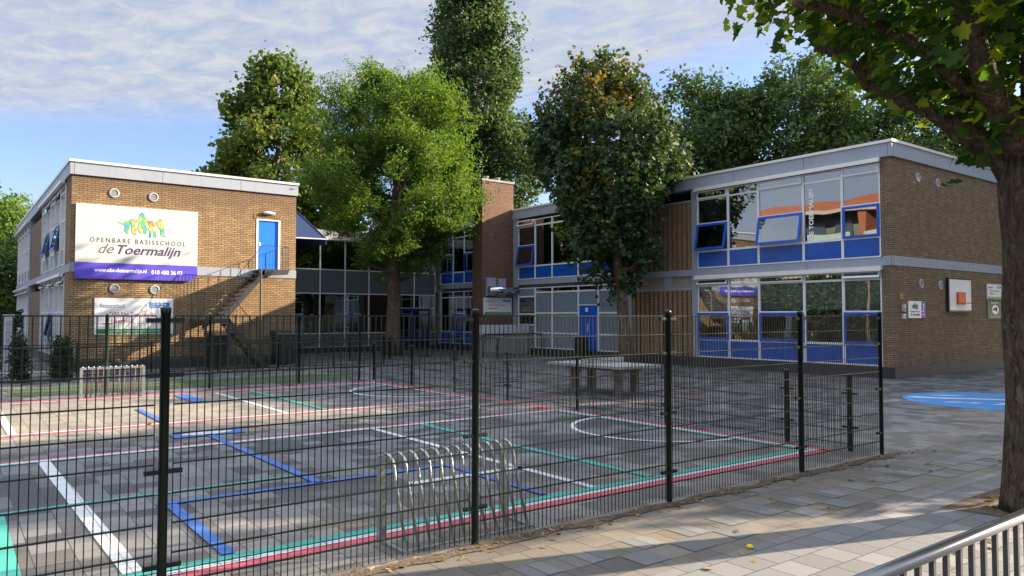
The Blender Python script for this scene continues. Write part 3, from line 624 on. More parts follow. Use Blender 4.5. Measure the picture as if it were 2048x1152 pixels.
window(lk, F, 20.65, 21.0, [(.29, 1.05, 'dark'), (1.05, 2.45, 'glass')], glassm=GLD, fw=.03); window(lk, F, 23.2, 23.55, [(.29, 1.05, 'dark'), (1.05, 2.45, 'glass')], glassm=GLD, fw=.03)
for a in (21.0, 22.1):
    g = MB(); g.box(a, a+.12, YL-.02, YL+.05, .28, 2.42); g.box(a+.98, a+1.1, YL-.02, YL+.05, .28, 2.42); g.box(a+.12, a+.98, YL-.02, YL+.05, .28, .75); g.box(a+.12, a+.98, YL-.02, YL+.05, 2.3, 2.42); dd = g.build('door', mat('navy_door_paint', (.005, .022, .12), .4), lk)
    MB().box(a+.12, a+.98, YL+.01, YL+.02, .75, 2.3).build('pane', GLD, dd)
text('lettering', 'DE TOERMALIJN', ('Y', YL+.03), (17.78, 18.0, 1.12, 3.15), BOARD, lk, vertical=True, bold=.01)

# ------------------------------------------------------------------ left wing
XL0, XL1, YLW, YLB = 3.48, 11.8, 31.0, 57.0
lw = thing('school_wing', (XL0, YLW, 0), 'yellow-brown brick school wing carrying the big banner and a blue upper door', 'school building')
g = MB(); g.box(XL0, 10.12, YLW, YLW+.3, .37, 3.6); g.box(10.12, XL1, YLW, YLW+.3, .37, 3.6); g.box(XL0, 10.16, YLW, YLW+.3, 3.93, 7.12); g.box(11.08, XL1, YLW, YLW+.3, 3.93, 7.12); g.box(10.16, 11.08, YLW, YLW+.3, 6.0, 7.12)
g.box(XL0, XL0+.3, YLW+.3, 32.5, .37, 3.6); g.box(XL0, XL0+.3, YLW+.3, 32.5, 3.93, 7.12); g.build('wall', BR_Y, lw)
g = MB(); g.box(XL1-.3, XL1, YLW+.3, YLB, 0, 7.1); g.box(XL0+.3, XL1-.3, YLB-.3, YLB, 0, 7.1); g.box(XL0+.02, XL0+.3, 41.2, 47.3, .37, 3.2); g.box(XL0+.02, XL0+.3, 41.2, 47.3, 3.93, 6.7); g.build('wall', BR_B, lw)
g = MB(); g.box(XL0-.02, 10.1, YLW-.02, YLW+.3, 3.6, 3.93); g.box(10.1, XL1+.02, YLW-.02, YLW+.3, 3.6, 3.93); g.box(XL0-.02, XL0+.2, YLW+.3, YLB, 3.6, 3.9); g.build('storey_band', FASCB, lw)
g = MB(); g.box(XL0-.06, XL1+.06, YLW-.06, YLW+.3, 7.12, 7.57); g.box(XL0-.06, XL0+.3, YLW+.3, YLB, 7.12, 7.57); g.box(XL1-.3, XL1+.06, YLW+.3, YLB, 7.12, 7.57); g.build('roof_fascia', FASC, lw)
g = MB(); g.box(XL0-.10, XL1+.10, YLW-.10, YLW+.3, 7.57, 7.66); g.box(XL0-.10, XL0+.25, YLW+.3, YLB, 7.57, 7.66); g.box(XL1-.25, XL1+.10, YLW+.3, YLB, 7.57, 7.66); g.build('roof_trim', TRIM, lw)
g = MB(); g.box(XL0+.25, XL1-.25, YLW+.3, YLB-.3, 7.2, 7.5); g.build('roof', ROOF, lw)
g = MB(); g.box(XL0-.03, XL1+.03, YLW-.03, YLW+.3, 0, .368); g.box(XL0-.03, XL0+.3, YLW+.3, YLB, 0, .368); g.build('plinth', PLIN, lw)
g = MB(); g.box(XL0+.3, XL1-.3, YLW+.3, YLB-.3, 3.5, 3.75); g.box(XL0+.3, XL1-.3, YLW+.3, YLB-.3, .3, .42); g.box(XL0+4, XL0+4.1, YLW+.3, YLB-.3, .42, 7.2); g.build('floor_slab', DARK, lw)
F = XF(XL0)
for i, (a, b) in enumerate(((32.5, 34.1), (34.1, 35.8), (35.8, 37.6), (37.6, 39.3), (39.3, 41.0), (47.5, 49.4), (49.4, 51.4), (51.4, 53.4), (53.4, 55.4), (55.4, 56.9))):
    o = i in (1, 3)
    window(lw, F, a, b, [(3.95, 4.57, 'grey'), (4.57, 5.66, 'sashopen' if o else 'glass'), (5.66, 6.65, 'glass'), (6.65, 7.0, 'ventopen' if o else 'vent')], fw=.045, recess=.02)
    window(lw, F, a, b, [(.38, 1.07, 'grey'), (1.07, 2.14, 'sashopen' if i == 2 else 'glass'), (2.14, 3.2, 'glass'), (3.2, 3.5, 'ventopen' if not o else 'vent')], fw=.045, recess=.02)
g = MB()      # upright fins between the panes
for y in (32.5, 34.1, 35.8, 37.6, 39.3, 41.0, 47.5, 49.4, 51.4, 53.4, 55.4):
    each('mullion_fin', WHITE, lw, [(XL0-.035, XL0+.018, y-.03, y+.035, z0, z1) for z0, z1 in ((3.95, 7.0), (.38, 3.5))])
each('column', FASCB, lw, [(XL0-.04, XL0+.28, y, y+.2, z0, z1) for y in (41.0, 47.3) for z0, z1 in ((.37, 3.6), (3.9, 7.12))])
for z0 in (7.0, 3.48):
    each('blind_cassette', TRIM, lw, [(XL0-.2, XL0-.065, 32.4, 41.1, z0, z0+.11), (XL0-.2, XL0-.065, 47.4, 57.0, z0, z0+.11)])
# upper door
g = MB(); g.box(10.2, 11.04, YLW+.03, YLW+.08, 3.95, 5.96); dd = g.build('door', DOORB, lw); MB().box(10.24, 10.30, YLW-.02, YLW+.03, 4.9, 5.05).build('handle', TRIM, dd)
g = MB(); g.box(10.12, 10.2, YLW-.015, YLW+.1, 3.93, 6.02); g.box(11.04, 11.12, YLW-.015, YLW+.1, 3.93, 6.02); g.box(10.2, 11.04, YLW-.015, YLW+.1, 5.96, 6.02); g.build('door_frame', WHITE, lw)
g = MB().lathe([(.0, .12), (.09, .11), (.12, .06), (.12, 0)], None, 16, lambda a, b, h: (10.62+a*2.3, YLW-h, 6.28+b*.62)); lt = g.build('wall_light', LIGHTP, lw, True)
g = MB()
for k in range(11): g.box(10.02+k*.107, 10.02+k*.107+.09, YLW-.012, YLW, 6.03, 6.2)
g.build('soldier_course', BR_Y, lw)
for x, z in ((4.86, 6.56), (6.2, 6.54), (4.93, 3.02), (6.3, 3.0)): vent(lw, x, z, YLW, .17)
# folding awning on the far side
g = MB(); g.hexa([(XL1+.02, 31.3, 6.6), (13.3, 31.3, 5.4), (13.3, 38, 5.4), (XL1+.02, 38, 6.6), (XL1+.02, 31.3, 6.64), (13.3, 31.3, 5.44), (13.3, 38, 5.44), (XL1+.02, 38, 6.64)])
g.quad((XL1+.02, 31.32, 6.6), (XL1+.02, 31.32, 5.36), (13.28, 31.32, 5.38)); g.box(13.28, 13.31, 31.3, 38, 5.15, 5.42); aw = g.build('awning', AWN, lw)
g = MB(); g.tube([(XL1, 31.28, 5.36), (13.35, 31.28, 5.38)], .03, 6); g.tube([(13.33, 31.25, 5.4), (13.33, 38.05, 5.4)], .035, 6); g.build('awning_frame', TRIM, aw)

# banner and lower sign
bn = thing('banner', (5.7, YLW, 3.37), 'large cream and purple school banner with rainbow children logo on the yellow-brown brick wall', 'banner')
g = MB(); g.box(3.62, 7.80, YLW-.10, YLW-.03, 3.95, 6.08); g.build('cloth', CANV, bn); g = MB(); g.prism([(3.60, 3.36), (7.55, 3.36), (7.80, 3.55), (7.80, 3.948), (3.62, 3.948)], lambda a, b, d_: (a, YLW-.10+d_, b), 0, .07); g.build('purple_footer', PURP, bn)
yb = YLW-.10
kids(bn, 5.0, 6.62, 4.93, 5.90, yb)
text('lettering', 'OPENBARE BASISSCHOOL', ('Y', yb), (4.08, 7.35, 4.70, 4.87), INK, bn, spacing=1.45)
text('lettering', 'de', ('Y', yb), (4.36, 4.87, 4.30, 4.66), mat('sign_grey_ink', (.10, .09, .12), .6), bn, shear=.45)
text('lettering', 'Toermalijn', ('Y', yb), (4.98, 7.18, 4.18, 4.64), mat('sign_violet_ink', (.045, .03, .11), .6), bn, shear=.35, bold=.018)
text('lettering', 'www.obs-detoermalijn.nl', ('Y', yb), (4.24, 5.98, 3.57, 3.76), WPAINT, bn, bold=.015)
text('lettering', '010 480 36 03', ('Y', yb), (6.15, 7.25, 3.58, 3.74), WPAINT, bn, bold=.02)
preschool_sign('preschool_sign', 'wide white sign with red words below the banner on the yellow-brown wall', 4.28, 6.96, 1.32, 2.66, YLW)
preschool_sign('preschool_sign', 'white sign with red words and green foot under the silver duct', 22.05, 23.85, 2.08, 2.95, 31.76)

# ------------------------------------------------------------------ duct beside the chimney
du = thing('air_duct', (23, 31.5, 3.2), 'fat silver air duct fixed across the chimney front', 'duct')
g = MB(); g.tube([(22.2, 31.45, 3.33), (24.55-.35, 31.35, 3.33), (24.2, 31.1, 3.33)][:2], .19, 16); g.build('pipe', DUCT, du, False)
for f in du.children: f.data.shade_smooth()
MB().tube([(24.2, 31.35, 3.33), (24.24, 31.35, 3.33)], .205, 16).build('pipe_collar', DUCT, du)
each('duct_plate', FASC, du, [(22.2, 22.75, 31.6, 31.755, 3.05, 3.98), (22.9, 23.38, 31.6, 31.755, 3.0, 3.96)])
# ------------------------------------------------------------------ ramp wall, railing, bicycle and bins at the middle
rp = thing('ramp_wall', (22.6, 30.3, 0), 'pale low wall of a ramp in front of the chimney', 'wall')
MB().box(20.9, 23.9, 30.3, 30.42, 1.08, 1.56).build('upper_panel', LIGHTP, rp)
MB().box(20.95, 23.9, 30.34, 30.46, 0, 1.078).build('lower_wall', CONC, rp)
rl = thing('railing', (22.3, 29.4, 0), 'dark metal railing in front of the pale ramp wall near the chimney', 'railing')
g = MB(); g.tube([(20.4, 29.4, 1.12), (23.5, 29.4, 1.12), (23.7, 29.0, 1.12)], .035, 8); g.tube([(20.4, 29.4, .12), (23.5, 29.4, .12)], .02, 6); g.build('handrail', BLACK, rl)
for x in (20.4, 21.9, 23.5): MB().tube([(x, 29.4, 0), (x, 29.4, 1.12)], .035, 8).build('post', BLACK, rl)
MB().tube([(23.7, 29.0, 0), (23.7, 29.0, 1.12)], .05, 8).build('post', BLACK, rl)
g = MB()
for k in range(26): g.tube([(20.5+k*.117, 29.4, .12), (20.5+k*.117, 29.4, 1.1)], .008, 4)
g.build('bars', BLACK, rl)

def bicycle(loc, rz):
    o = thing('bicycle', loc, 'black bicycle parked against the railing in front of the chimney', 'bicycle'); M = Matrix.Rotation(rz, 3, 'Z'); L = Vector(loc)
    T = lambda p: tuple(L+M@Vector(p))
    for nm, x in (('wheel', -.52), ('wheel', .52)):
        g = MB(); g.tube([T((x+.33*math.cos(R(a)), 0, .34+.33*math.sin(R(a)))) for a in range(0, 361, 20)], .017, 6, False); wh = g.build(nm, BLACK, o)
        g = MB()
        for a in range(0, 360, 30): g.tube([T((x, 0, .34)), T((x+.32*math.cos(R(a)), 0, .34+.32*math.sin(R(a))))], .0025, 3)
        g.tube([T((x, -.04, .34)), T((x, .04, .34))], .02, 6); g.build('spokes', STEEL, wh)
    g = MB()
    for a, b, r in (((-.52, 0, .34), (-.05, 0, .28), .014), ((-.05, 0, .28), (.38, 0, .62), .018), ((-.05, 0, .28), (-.18, 0, .85), .016), ((-.52, 0, .34), (-.16, 0, .78), .011), ((.52, 0, .34), (.36, 0, .95), .014), ((-.17, 0, .74), (.37, 0, .86), .014)): g.tube([T(a), T(b)], r, 6)
    g.build('frame', BLACK, o)
    MB().tube([T((.26, -.28, .98)), T((.34, -.2, 1.04)), T((.36, 0, 1.0)), T((.34, .2, 1.04)), T((.26, .28, .98))], .012, 6).build('handlebar', STEEL, o)
    MB().hexa([T(p) for p in ((-.32, -.08, .86), (-.04, -.02, .88), (-.04, .02, .88), (-.32, .08, .86), (-.32, -.07, .91), (-.04, -.02, .91), (-.04, .02, .91), (-.32, .07, .91))]).build('saddle', BLACK, o)
bicycle((20.9, 28.9, 0), R(60))
lb = thing('litter_bin', (25.0-1.6, 25.3, 0), 'black hooded litter bin in front of the blue ground-floor door', 'bin')
bx, by = 23.35, 25.75
MB().prism([(-.24, .12), (.24, .12), (.26, .85), (.2, 1.0), (0, 1.06), (-.2, 1.0), (-.26, .85)], lambda a, b, d_: (bx+d_, by+a, b), -.2, .2).build('body', BLACK, lb)
MB().box(bx-.206, bx-.2, by-.15, by+.15, .72, .86).build('opening', INK, lb); MB().box(bx-.05, bx+.05, by-.05, by+.05, 0, .12).build('post', BLACK, lb)
def wheelie(x, y, label, w_=.75):
    o = thing('wheeled_bin', (x, y, 0), label, 'bin', 'dark wheeled bins')
    g = MB(); a = w_/2; g.hexa([(x-a*.85, y-.3, .08), (x+a*.85, y-.3, .08), (x+a*.85, y+.3, .08), (x-a*.85, y+.3, .08), (x-a, y-.36, 1.25), (x+a, y-.36, 1.25), (x+a, y+.36, 1.25), (x-a, y+.36, 1.25)]); g.build('body', BLACK, o)
    MB().hexa([(x-a-.03, y-.42, 1.25), (x+a+.03, y-.42, 1.25), (x+a+.03, y+.38, 1.25), (x-a-.03, y+.38, 1.25), (x-a, y-.38, 1.30), (x+a, y-.38, 1.30), (x+a, y+.36, 1.42), (x-a, y+.36, 1.42)]).build('lid', mat('bin_lid', (.018, .022, .022), .5), o)
    for s in (-1, 1):
        MB().lathe([(0, -.03), (.1, -.03), (.1, .03), (0, .03)], None, 12, lambda p, q, h: (x+s*a*.7+h, y+.22+p, .1+q)).build('wheel', BLACK, o)
wheelie(8.45, 30.45, 'black wheeled bin under the left foot of the steel stairs'); wheelie(11.1, 30.45, 'black wheeled bin by the right end of the yellow-brown wall')

# ------------------------------------------------------------------ outside stairs on the left wing
st = thing('escape_stairs', (9.5, 30, 0), 'dark steel escape stairs with thin railings rising to the blue upper door', 'stairs')
Z2, Z1 = 3.88, 1.90
g = MB(); g.box(9.98, 11.12, 29.95, 30.97, Z2-.05, Z2); g.prism([(9.9, Z2-.2), (10.2, Z2-.27), (11.05, Z2-.2), (11.15, Z2), (9.9, Z2)], lambda a, b, d_: (a, 29.9+d_, b), 0, .05); g.build('upper_landing', STAIR, st)
g = MB(); g.box(7.55, 8.5, 28.85, 30.97, Z1-.06, Z1); g.box(7.55, 8.5, 28.8, 28.85, Z1-.16, Z1); g.build('lower_landing', STAIR, st)
def stringer(x0, z0, x1, z1, y, t=.05, w_=.26):
    return MB().prism([(x0, z0), (x1, z1), (x1, z1-w_), (x0, z0-w_)], lambda a, b, d_: (a, y+d_, b), 0, t)
for y in (29.9, 30.86): stringer(8.45, Z1+.02, 10.12, Z2, y, w_=.30).build('stringer', STAIR, st)
for y in (28.8, 29.76): stringer(8.45, Z1, 9.95, .02, y).build('stringer', STAIR, st)
g = MB()
for k in range(1, 11): f = k/11; x = 8.45+f*1.6; z = Z1+f*(Z2-Z1); g.box(x-.13, x+.1, 29.95, 30.86, z-.035, z)
for k in range(1, 10): f = k/10; x = 8.45+f*1.5; z = Z1-f*Z1; g.box(x-.1, x+.13, 28.85, 29.76, z-.035, z)
g.build('treads', STAIR, st)
for x, y, z in ((9.98, 29.93, Z2), (7.6, 28.85, Z1), (7.6, 30.9, Z1), (8.45, 28.85, Z1)): MB().tube([(x, y, 0), (x, y, z)], .04, 8).build('support_post', STAIR, st)
g = MB(); yf = 29.92
g.tube([(8.45, yf, Z1+.95), (10.05, yf, Z2+.95), (11.1, yf, Z2+.95), (11.1, 30.95, Z2+.95)], .014, 6)
for k in range(12): f = k/11; x = 8.45+f*1.6; z = Z1+f*(Z2-Z1); g.tube([(x, yf, z), (x, yf, z+.95)], .008, 4)
for k in range(1, 9): g.tube([(10.05+k*.131, yf, Z2), (10.05+k*.131, yf, Z2+.95)], .008, 4)
for k in range(1, 8): g.tube([(11.1, yf+k*.131, Z2), (11.1, yf+k*.131, Z2+.95)], .008, 4)
yg = 28.84
g.tube([(7.57, 30.95, Z1+.95), (7.57, yg, Z1+.95), (8.45, yg, Z1+.95), (10.0, yg, .95)], .014, 6)
for k in range(7): g.tube([(7.57+k*.14, yg, Z1), (7.57+k*.14, yg, Z1+.95)], .008, 4)
for k in range(15): g.tube([(7.57, yg+k*.145, Z1), (7.57, yg+k*.145, Z1+.95)], .008, 4)
for k in range(12): f = k/11; x = 8.45+f*1.5; z = Z1-f*Z1; g.tube([(x, yg, z), (x, yg, z+.95)], .008, 4)
g.build('railing', STAIR, st)

# ------------------------------------------------------------------ fences
def post(parent, x, y, h, r=.034, clamps=(), dirs=((1, 0), (-1, 0)), m=None, sq=False, z0=0):
    m = m or FENCE
    g = MB(); g.lathe([(r, z0), (r, h-.01), (r*1.12, h-.01), (r*1.12, h+.025), (r*.6, h+.035), (0, h+.035)], (x, y, 0), 10); o = g.build('post', m, parent, False)
    for p in o.data.polygons: p.use_smooth = abs(p.normal.z) < .4
    for z in clamps:
        for dx, dy in dirs:
            g = MB(); gb_ = g
            g.box(x+min(0, dx)*.12-(.016 if dx == 0 else 0)+(r*.5 if dx > 0 else 0), x+max(0, dx)*.12+(.016 if dx == 0 else 0)-(r*.5 if dx < 0 else 0), y+min(0, dy)*.12-(.016 if dy == 0 else 0), y+max(0, dy)*.12+(.016 if dy == 0 else 0), z-.016, z+.016)
            gb_.lathe([(.0, .022), (.008, .02), (.009, .016)], None, 8, lambda a, b, hh: (x+dx*.085+(a if dy == 0 else -hh), y+dy*.085+(-hh if dy == 0 else a), z+b)); g.build('clamp', m, o)
    return o
def wires(parent, x0, y0, x1, y1, z0, z1, m=None, dv=.05, dh=.2, rv=.0032, rh=.0045, barbs=True):
    """double-rod mesh panel, split name 'mesh_panel'; wires are 4-sided rods"""
    g = MB(); L = Vector((x1-x0, y1-y0)); n = max(1, round(L.length/dv)); u = L.normalized(); q = Vector((-u.y, u.x))
    for i in range(n+1):
        x, y = x0+L.x*i/n, y0+L.y*i/n; g.tube([(x, y, z0), (x, y, z1)], rv*1.41, 4, False)
    k = round((z1-z0)/dh)
    for j in range(k+1):
        z = z1-j*dh
        if z < z0-.001: break
        for s in (-1, 1):
            o = q*s*(rv+rh*.9); g.tube([(x0+o.x, y0+o.y, z), (x1+o.x, y1+o.y, z)], rh*1.41, 4, False)
    o = g.build('mesh_panel', m or FENCE, parent); return o
YFN = 5.5
ff = thing('mesh_fence', (3.8, YFN, 0), 'tall dark green wire mesh fence along the pavement, nearest one', 'fence')
xs = [-3.8, -1.3, 1.19, 3.735, 6.26, 8.78, 10.82]
for i, x in enumerate(xs):
    post(ff, x, YFN, 2.03, .032 if i != 6 else .028, (1.97, 1.6, .95, .32), ((-1, 0),) if i == 6 else ((1, 0), (-1, 0)))
for i in range(6): wires(ff, xs[i]+.06, YFN, xs[i+1]-.06, YFN, .03, 2.0)
rf = thing('mesh_fence', (10.75, 14, 0), 'waist-high dark mesh fence along the right side of the painted court', 'fence')
ys = [5.93, 6.98, 9.5, 11.97, 14.45, 16.8, 19.1, 21.5]
for y in ys: post(rf, 10.75, y, 1.12, .034, (.85, .35), ((0, 1), (0, -1)))
for i in range(7): wires(rf, 10.75, ys[i]+.05, 10.75, ys[i+1]-.05, .04, 1.1, rv=.003)
bf = thing('mesh_fence', (4, 21.7, 0), 'tall green mesh fence at the far end of the court, before the yellow-brown wall', 'fence')
xs = [-6.9, -4.3, -1.8, .75, 3.3, 5.85, 8.4, 10.35]
for i, x in enumerate(xs): post(bf, x, 21.7, 2.03, .034, (1.8, 1.2, .4), m=FENCEG if i == 4 else FENCE)
for i in range(7): wires(bf, xs[i]+.05, 21.7, xs[i+1]-.05, 21.7, .04, 2.0, rv=.0028, rh=.0035)
lf = thing('railing_fence', (7, 27.9, 0), 'low dark railing fence in front of the yellow-brown wall and stairs', 'fence')
xs = [-1.0, 1.2, 3.4, 5.6, 7.8, 10.0, 12.2, 14.4]
for x in xs: post(lf, x, 27.9, 1.12, .03)
for i in range(7): wires(lf, xs[i]+.05, 27.9, xs[i+1]-.05, 27.9, .06, 1.08, dv=.1, dh=.5, rv=.006, rh=.012)
g2 = thing('railing_fence', (17.5, 32.0, 0), 'low dark railing fence in front of the glazed link and the broad tree', 'fence')
xs = [14.4, 16.4, 18.4, 20.4]; 
for x in xs: post(g2, x, 31.2, 1.0, .03)
for i in range(3): wires(g2, xs[i]+.05, 31.2, xs[i+1]-.05, 31.2, .06, .98, dv=.1, dh=.45, rv=.006, rh=.01)

# ------------------------------------------------------------------ steel goals
def goal():
    o = thing('steel_goal', (0, 0, 0), 'x', 'goal', 'small steel goals')
    Wd, Hh, D = 1.36, .76, .42
    for x in (0, Wd): MB().box(x-.03, x+.03, -.03, .03, 0, Hh).build('post', STEEL, o)
    MB().box(.032, Wd-.032, -.028, .028, Hh-.05, Hh+.005).build('crossbar', STEEL, o)
    n_ = 12
    for k in range(n_):
        x = .03+(Wd-.06)*k/(n_-1)
        pts = [(x, 0, Hh+.012)]+[(x, -.06-.13*math.sin(R(a)), Hh+.012-.13*(1-math.cos(R(a)))) for a in (0, 25, 50, 75)]+[(x, -.21, Hh-.2), (x, -D, .0)]
        MB().tube(pts, .0145, 8).build('bar', STEEL, o, True)
    g = MB(); g.box(-.02, Wd+.02, -D-.02, -D+.02, 0, .02); g.box(-.02, .02, -D+.02, -.03, 0, .02); g.box(Wd-.02, Wd+.02, -D+.02, -.03, 0, .02); g.build('ground_frame', STEEL, o)
    return o
def copy_tree(o, parent=None):
    c = o.copy(); COL.objects.link(c); c.parent = parent
    for ch in list(o.children): copy_tree(ch, c)
    return c
g0 = goal(); g1 = copy_tree(g0)
g0.location = (3.12, 6.08, 0); g0['label'] = 'small steel goal with curved rear bars, nearest to the front fence'
g1.location = (3.95, 20.55, 0); g1.rotation_euler.z = math.pi; g1['label'] = 'small steel goal at the far side of the court, before the tall back fence'

# ------------------------------------------------------------------ concrete table-tennis table
tt = thing('table_tennis_table', (13.75, 14.3, 0), 'pale concrete table-tennis table with two thick legs beyond the court fence', 'table')
MB().box(13.02, 14.5, 12.98, 15.68, .70, .765).build('table_top', CONC, tt)
MB().box(13.35, 14.15, 13.3, 15.3, .62, .699).build('under_frame', CONCD, tt)
for y in (13.35, 14.95):
    for x in (13.38, 13.97): MB().box(x, x+.13, y, y+.2, 0, .62).build('leg', CONCD, tt)
g = MB(); g.box(13.0, 14.52, 14.32, 14.34, .766, .91)
tn = g.build('net_plate', mat('perforated_steel', (.30, .32, .32), .5, metal=.3), tt)

# ------------------------------------------------------------------ handrail at the right foreground
hr = thing('handrail', (3.5, 1.5, 0), 'curved-top grey steel handrail with upright bars in the near right corner', 'railing')
p0, p1 = Vector((1.0, 1.45)), Vector((7.4, 1.45)); 
g = MB(); prof = [(-.035, -.012), (-.035, .008), (-.022, .02), (0, .025), (.022, .02), (.035, .008), (.035, -.012), (.02, -.022), (-.02, -.022)]
g.prism(prof, lambda a, b, d_: (1.0+d_, 1.52+a, .985+b), 0, 6.4); ho = g.build('top_rail', mat('grey_painted_steel', (.13, .14, .155), .22, metal=.85, var=.08, bump=.02), hr)
for p in ho.data.polygons: p.use_smooth = len(p.vertices) == 4
GRB = mat('grey_bar_steel', (.06, .064, .072), .4, metal=.5)
for k in range(50): MB().box(1.05+k*.13, 1.05+k*.13+.022, 1.509, 1.531, .12, .962).build('bar', GRB, hr)
MB().box(1.0, 7.4, 1.505, 1.535, .08, .12).build('bottom_rail', GRB, hr)
for x in (1.2, 4.9, 7.3): MB().box(x, x+.05, 1.54, 1.59, 0, .96).build('post', GRB, hr)

# ------------------------------------------------------------------ small things at the left
cb = thing('utility_cabinet', (1.6, 29.9, 0), 'slim pale grey cabinet at the far left edge before dark hedges', 'cabinet')
CBX, CBY = 1.5, 29.7
MB().box(CBX, CBX+.26, CBY, CBY+.4, 0, 1.95).build('housing', LIGHTP, cb); MB().box(CBX-.03, CBX+.29, CBY-.03, CBY+.43, 1.95, 2.05).build('cap', LIGHTP, cb); MB().box(CBX+.04, CBX+.22, CBY-.01, CBY-.002, .1, 1.85).build('door', FASC, cb)
MB().box(.0, 3.4, 29.2, 29.6, 0, .16).build('kerb', CONC); struct(bpy.data.objects['kerb'])

# ------------------------------------------------------------------ foliage
def leaves_mesh(name, P, N, sz, shape, m, parent, asp=1.):
    """P positions, N unit normals, sz sizes: one small polygon per leaf"""
    n = len(P); shp = np.array(shape); k = len(shp)
    up = rng.normal(size=(n, 3)); A = np.cross(N, up); A /= np.linalg.norm(A, axis=1)[:, None]+1e-9; B = np.cross(N, A)
    fold = rng.uniform(.0, .35, n)
    V = P[:, None, :]+sz[:, None, None]*(A[:, None, :]*shp[None, :, 0, None]*asp+B[:, None, :]*shp[None, :, 1, None]+N[:, None, :]*(np.abs(shp[None, :, 0, None])*fold[:, None, None]))
    V = V.reshape(-1, 3)-np.array(org(parent))
    me = bpy.data.meshes.new(name); me.vertices.add(n*k); me.vertices.foreach_set('co', V.ravel().astype(np.float32))
    me.loops.add(n*k); me.loops.foreach_set('vertex_index', np.arange(n*k, dtype=np.int32))
    me.polygons.add(n); me.polygons.foreach_set('loop_start', np.arange(0, n*k, k, dtype=np.int32))
    try: me.polygons.foreach_set('loop_total', np.full(n, k, dtype=np.int32))
    except Exception: pass
    me.update(calc_edges=True); me.validate()
    return link(name, me, m, parent)
RH = [(0, -.5), (.32, 0), (0, .55), (-.32, 0)]
MAPLE = [(0, -.42), (.16, -.30), (.42, -.34), (.34, -.08), (.55, .10), (.26, .20), (.22, .42), (0, .62), (-.22, .42), (-.26, .20), (-.55, .10), (-.34, -.08), (-.42, -.34), (-.16, -.30)]
MAP7 = [(0, -.45), (.45, -.30), (.38, .12), (.12, .2), (0, .6), (-.12, .2), (-.38, .12), (-.45, -.30)]
def crown(base, prof, n_shoot, per, L, upb, sz, spread=.12, drift=(0, 0), lob=.28, gap=-.12, inner=.35, gs=.6, sq=1., asymm=None, seed=0):
    """shoots start inside an uneven envelope prof [(z, r)] and carry leaves along their length"""
    zs = np.array([p[0] for p in prof]); rs = np.array([p[1] for p in prof]); P = []; N = []
    zz_ = np.linspace(zs[0], zs[-1], 200); wgt = np.interp(zz_, zs, rs)**1.3; wgt /= wgt.sum(); made = 0; tries = 0
    while made < n_shoot and tries < n_shoot*6:
        tries += 1
        z = rng.choice(zz_, p=wgt)+rng.uniform(-.1, .1); th = rng.uniform(0, 2*math.pi); r = np.interp(z, zs, rs)
        r *= 1+lob*noise.noise((math.cos(th)*1.3+seed, math.sin(th)*1.3, z*gs*.9))*1.7
        f = inner+(1-inner)*rng.random()**.6; x = base[0]+drift[0]*z+r*f*math.cos(th); y = base[1]+drift[1]*z+r*f*math.sin(th)*sq
        if noise.noise((x*gs+seed*3, y*gs, z*gs)) < gap*(1 if f > .5 else 1.6): continue
        made += 1
        d = np.array([math.cos(th)*(1-upb), math.sin(th)*(1-upb), upb*(1.4 if z > zs[0]+(zs[-1]-zs[0])*.25 else .2)])+rng.normal(size=3)*.28; d /= np.linalg.norm(d)
        k = max(3, int(per*rng.uniform(.6, 1.4))); t = rng.random(k)*L*rng.uniform(.6, 1.3)
        p = np.array([x, y, base[2]+z])+t[:, None]*d+rng.normal(size=(k, 3))*spread
        nn = rng.normal(size=(k, 3))*.75+np.array([math.cos(th)*.45, math.sin(th)*.45, .75])
        P.append(p); N.append(nn)
    P = np.concatenate(P); N = np.concatenate(N); N /= np.linalg.norm(N, axis=1)[:, None]
    return P, N, sz*rng.uniform(.65, 1.3, len(P))
def limbs(parent, base, h0, prof, trunk_r, n, m, lean=(0, 0), th=7, seed=1, up=.5):
    rs = random.Random(seed); top = prof[-1][0]*.92; g = MB(); pts = []; rad = []
    for i in range(13):
        f = i/12; z = top*f; pts.append((base[0]+lean[0]*z+.08*noise.noise((seed, z*.5, 0))*z**.5, base[1]+lean[1]*z+.08*noise.noise((seed, z*.5, 9))*z**.5, base[2]+z))
        rad.append(trunk_r*(1.35 if i == 0 else 1)*(1-f)**.8+.02)
    g.tube(pts, rad, 12); tr = g.build('trunk', m, parent, True); lg = MB()
    zs = [p[0] for p in prof]; rr = [p[1] for p in prof]
    for k in range(n):
        z = h0+(top-h0)*(k/n)**1.1; a = k*2.4+rs.uniform(-.4, .4); rmax = np.interp(min(zs[-1], z+1.0), zs, rr)*rs.uniform(.6, .85)
        b = Vector((base[0]+lean[0]*z, base[1]+lean[1]*z, base[2]+z)); q = []
        for j in range(5):
            f = j/4; q.append(b+Vector((math.cos(a+f*.3)*rmax*f, math.sin(a+f*.3)*rmax*f, rmax*up*(f**1.2)+.1*math.sin(f*5+k))))
        r0 = trunk_r*.42*(1-z/top*.6)
        lg.tube(q, [r0*(1-.85*j/4)+.008 for j in range(5)], th)
        for j in (2, 3):
            e = q[j]+Vector((math.cos(a+rs.uniform(-1, 1)), math.sin(a+rs.uniform(-1, 1)), rs.uniform(.3, 1)))*rmax*.4; lg.tube([q[j], (q[j]+e)/2+Vector((0, 0, .1)), e], [r0*.4, r0*.25, .008], 5)
    if lg.v: lg.build('limbs', m, parent, True)
    return tr
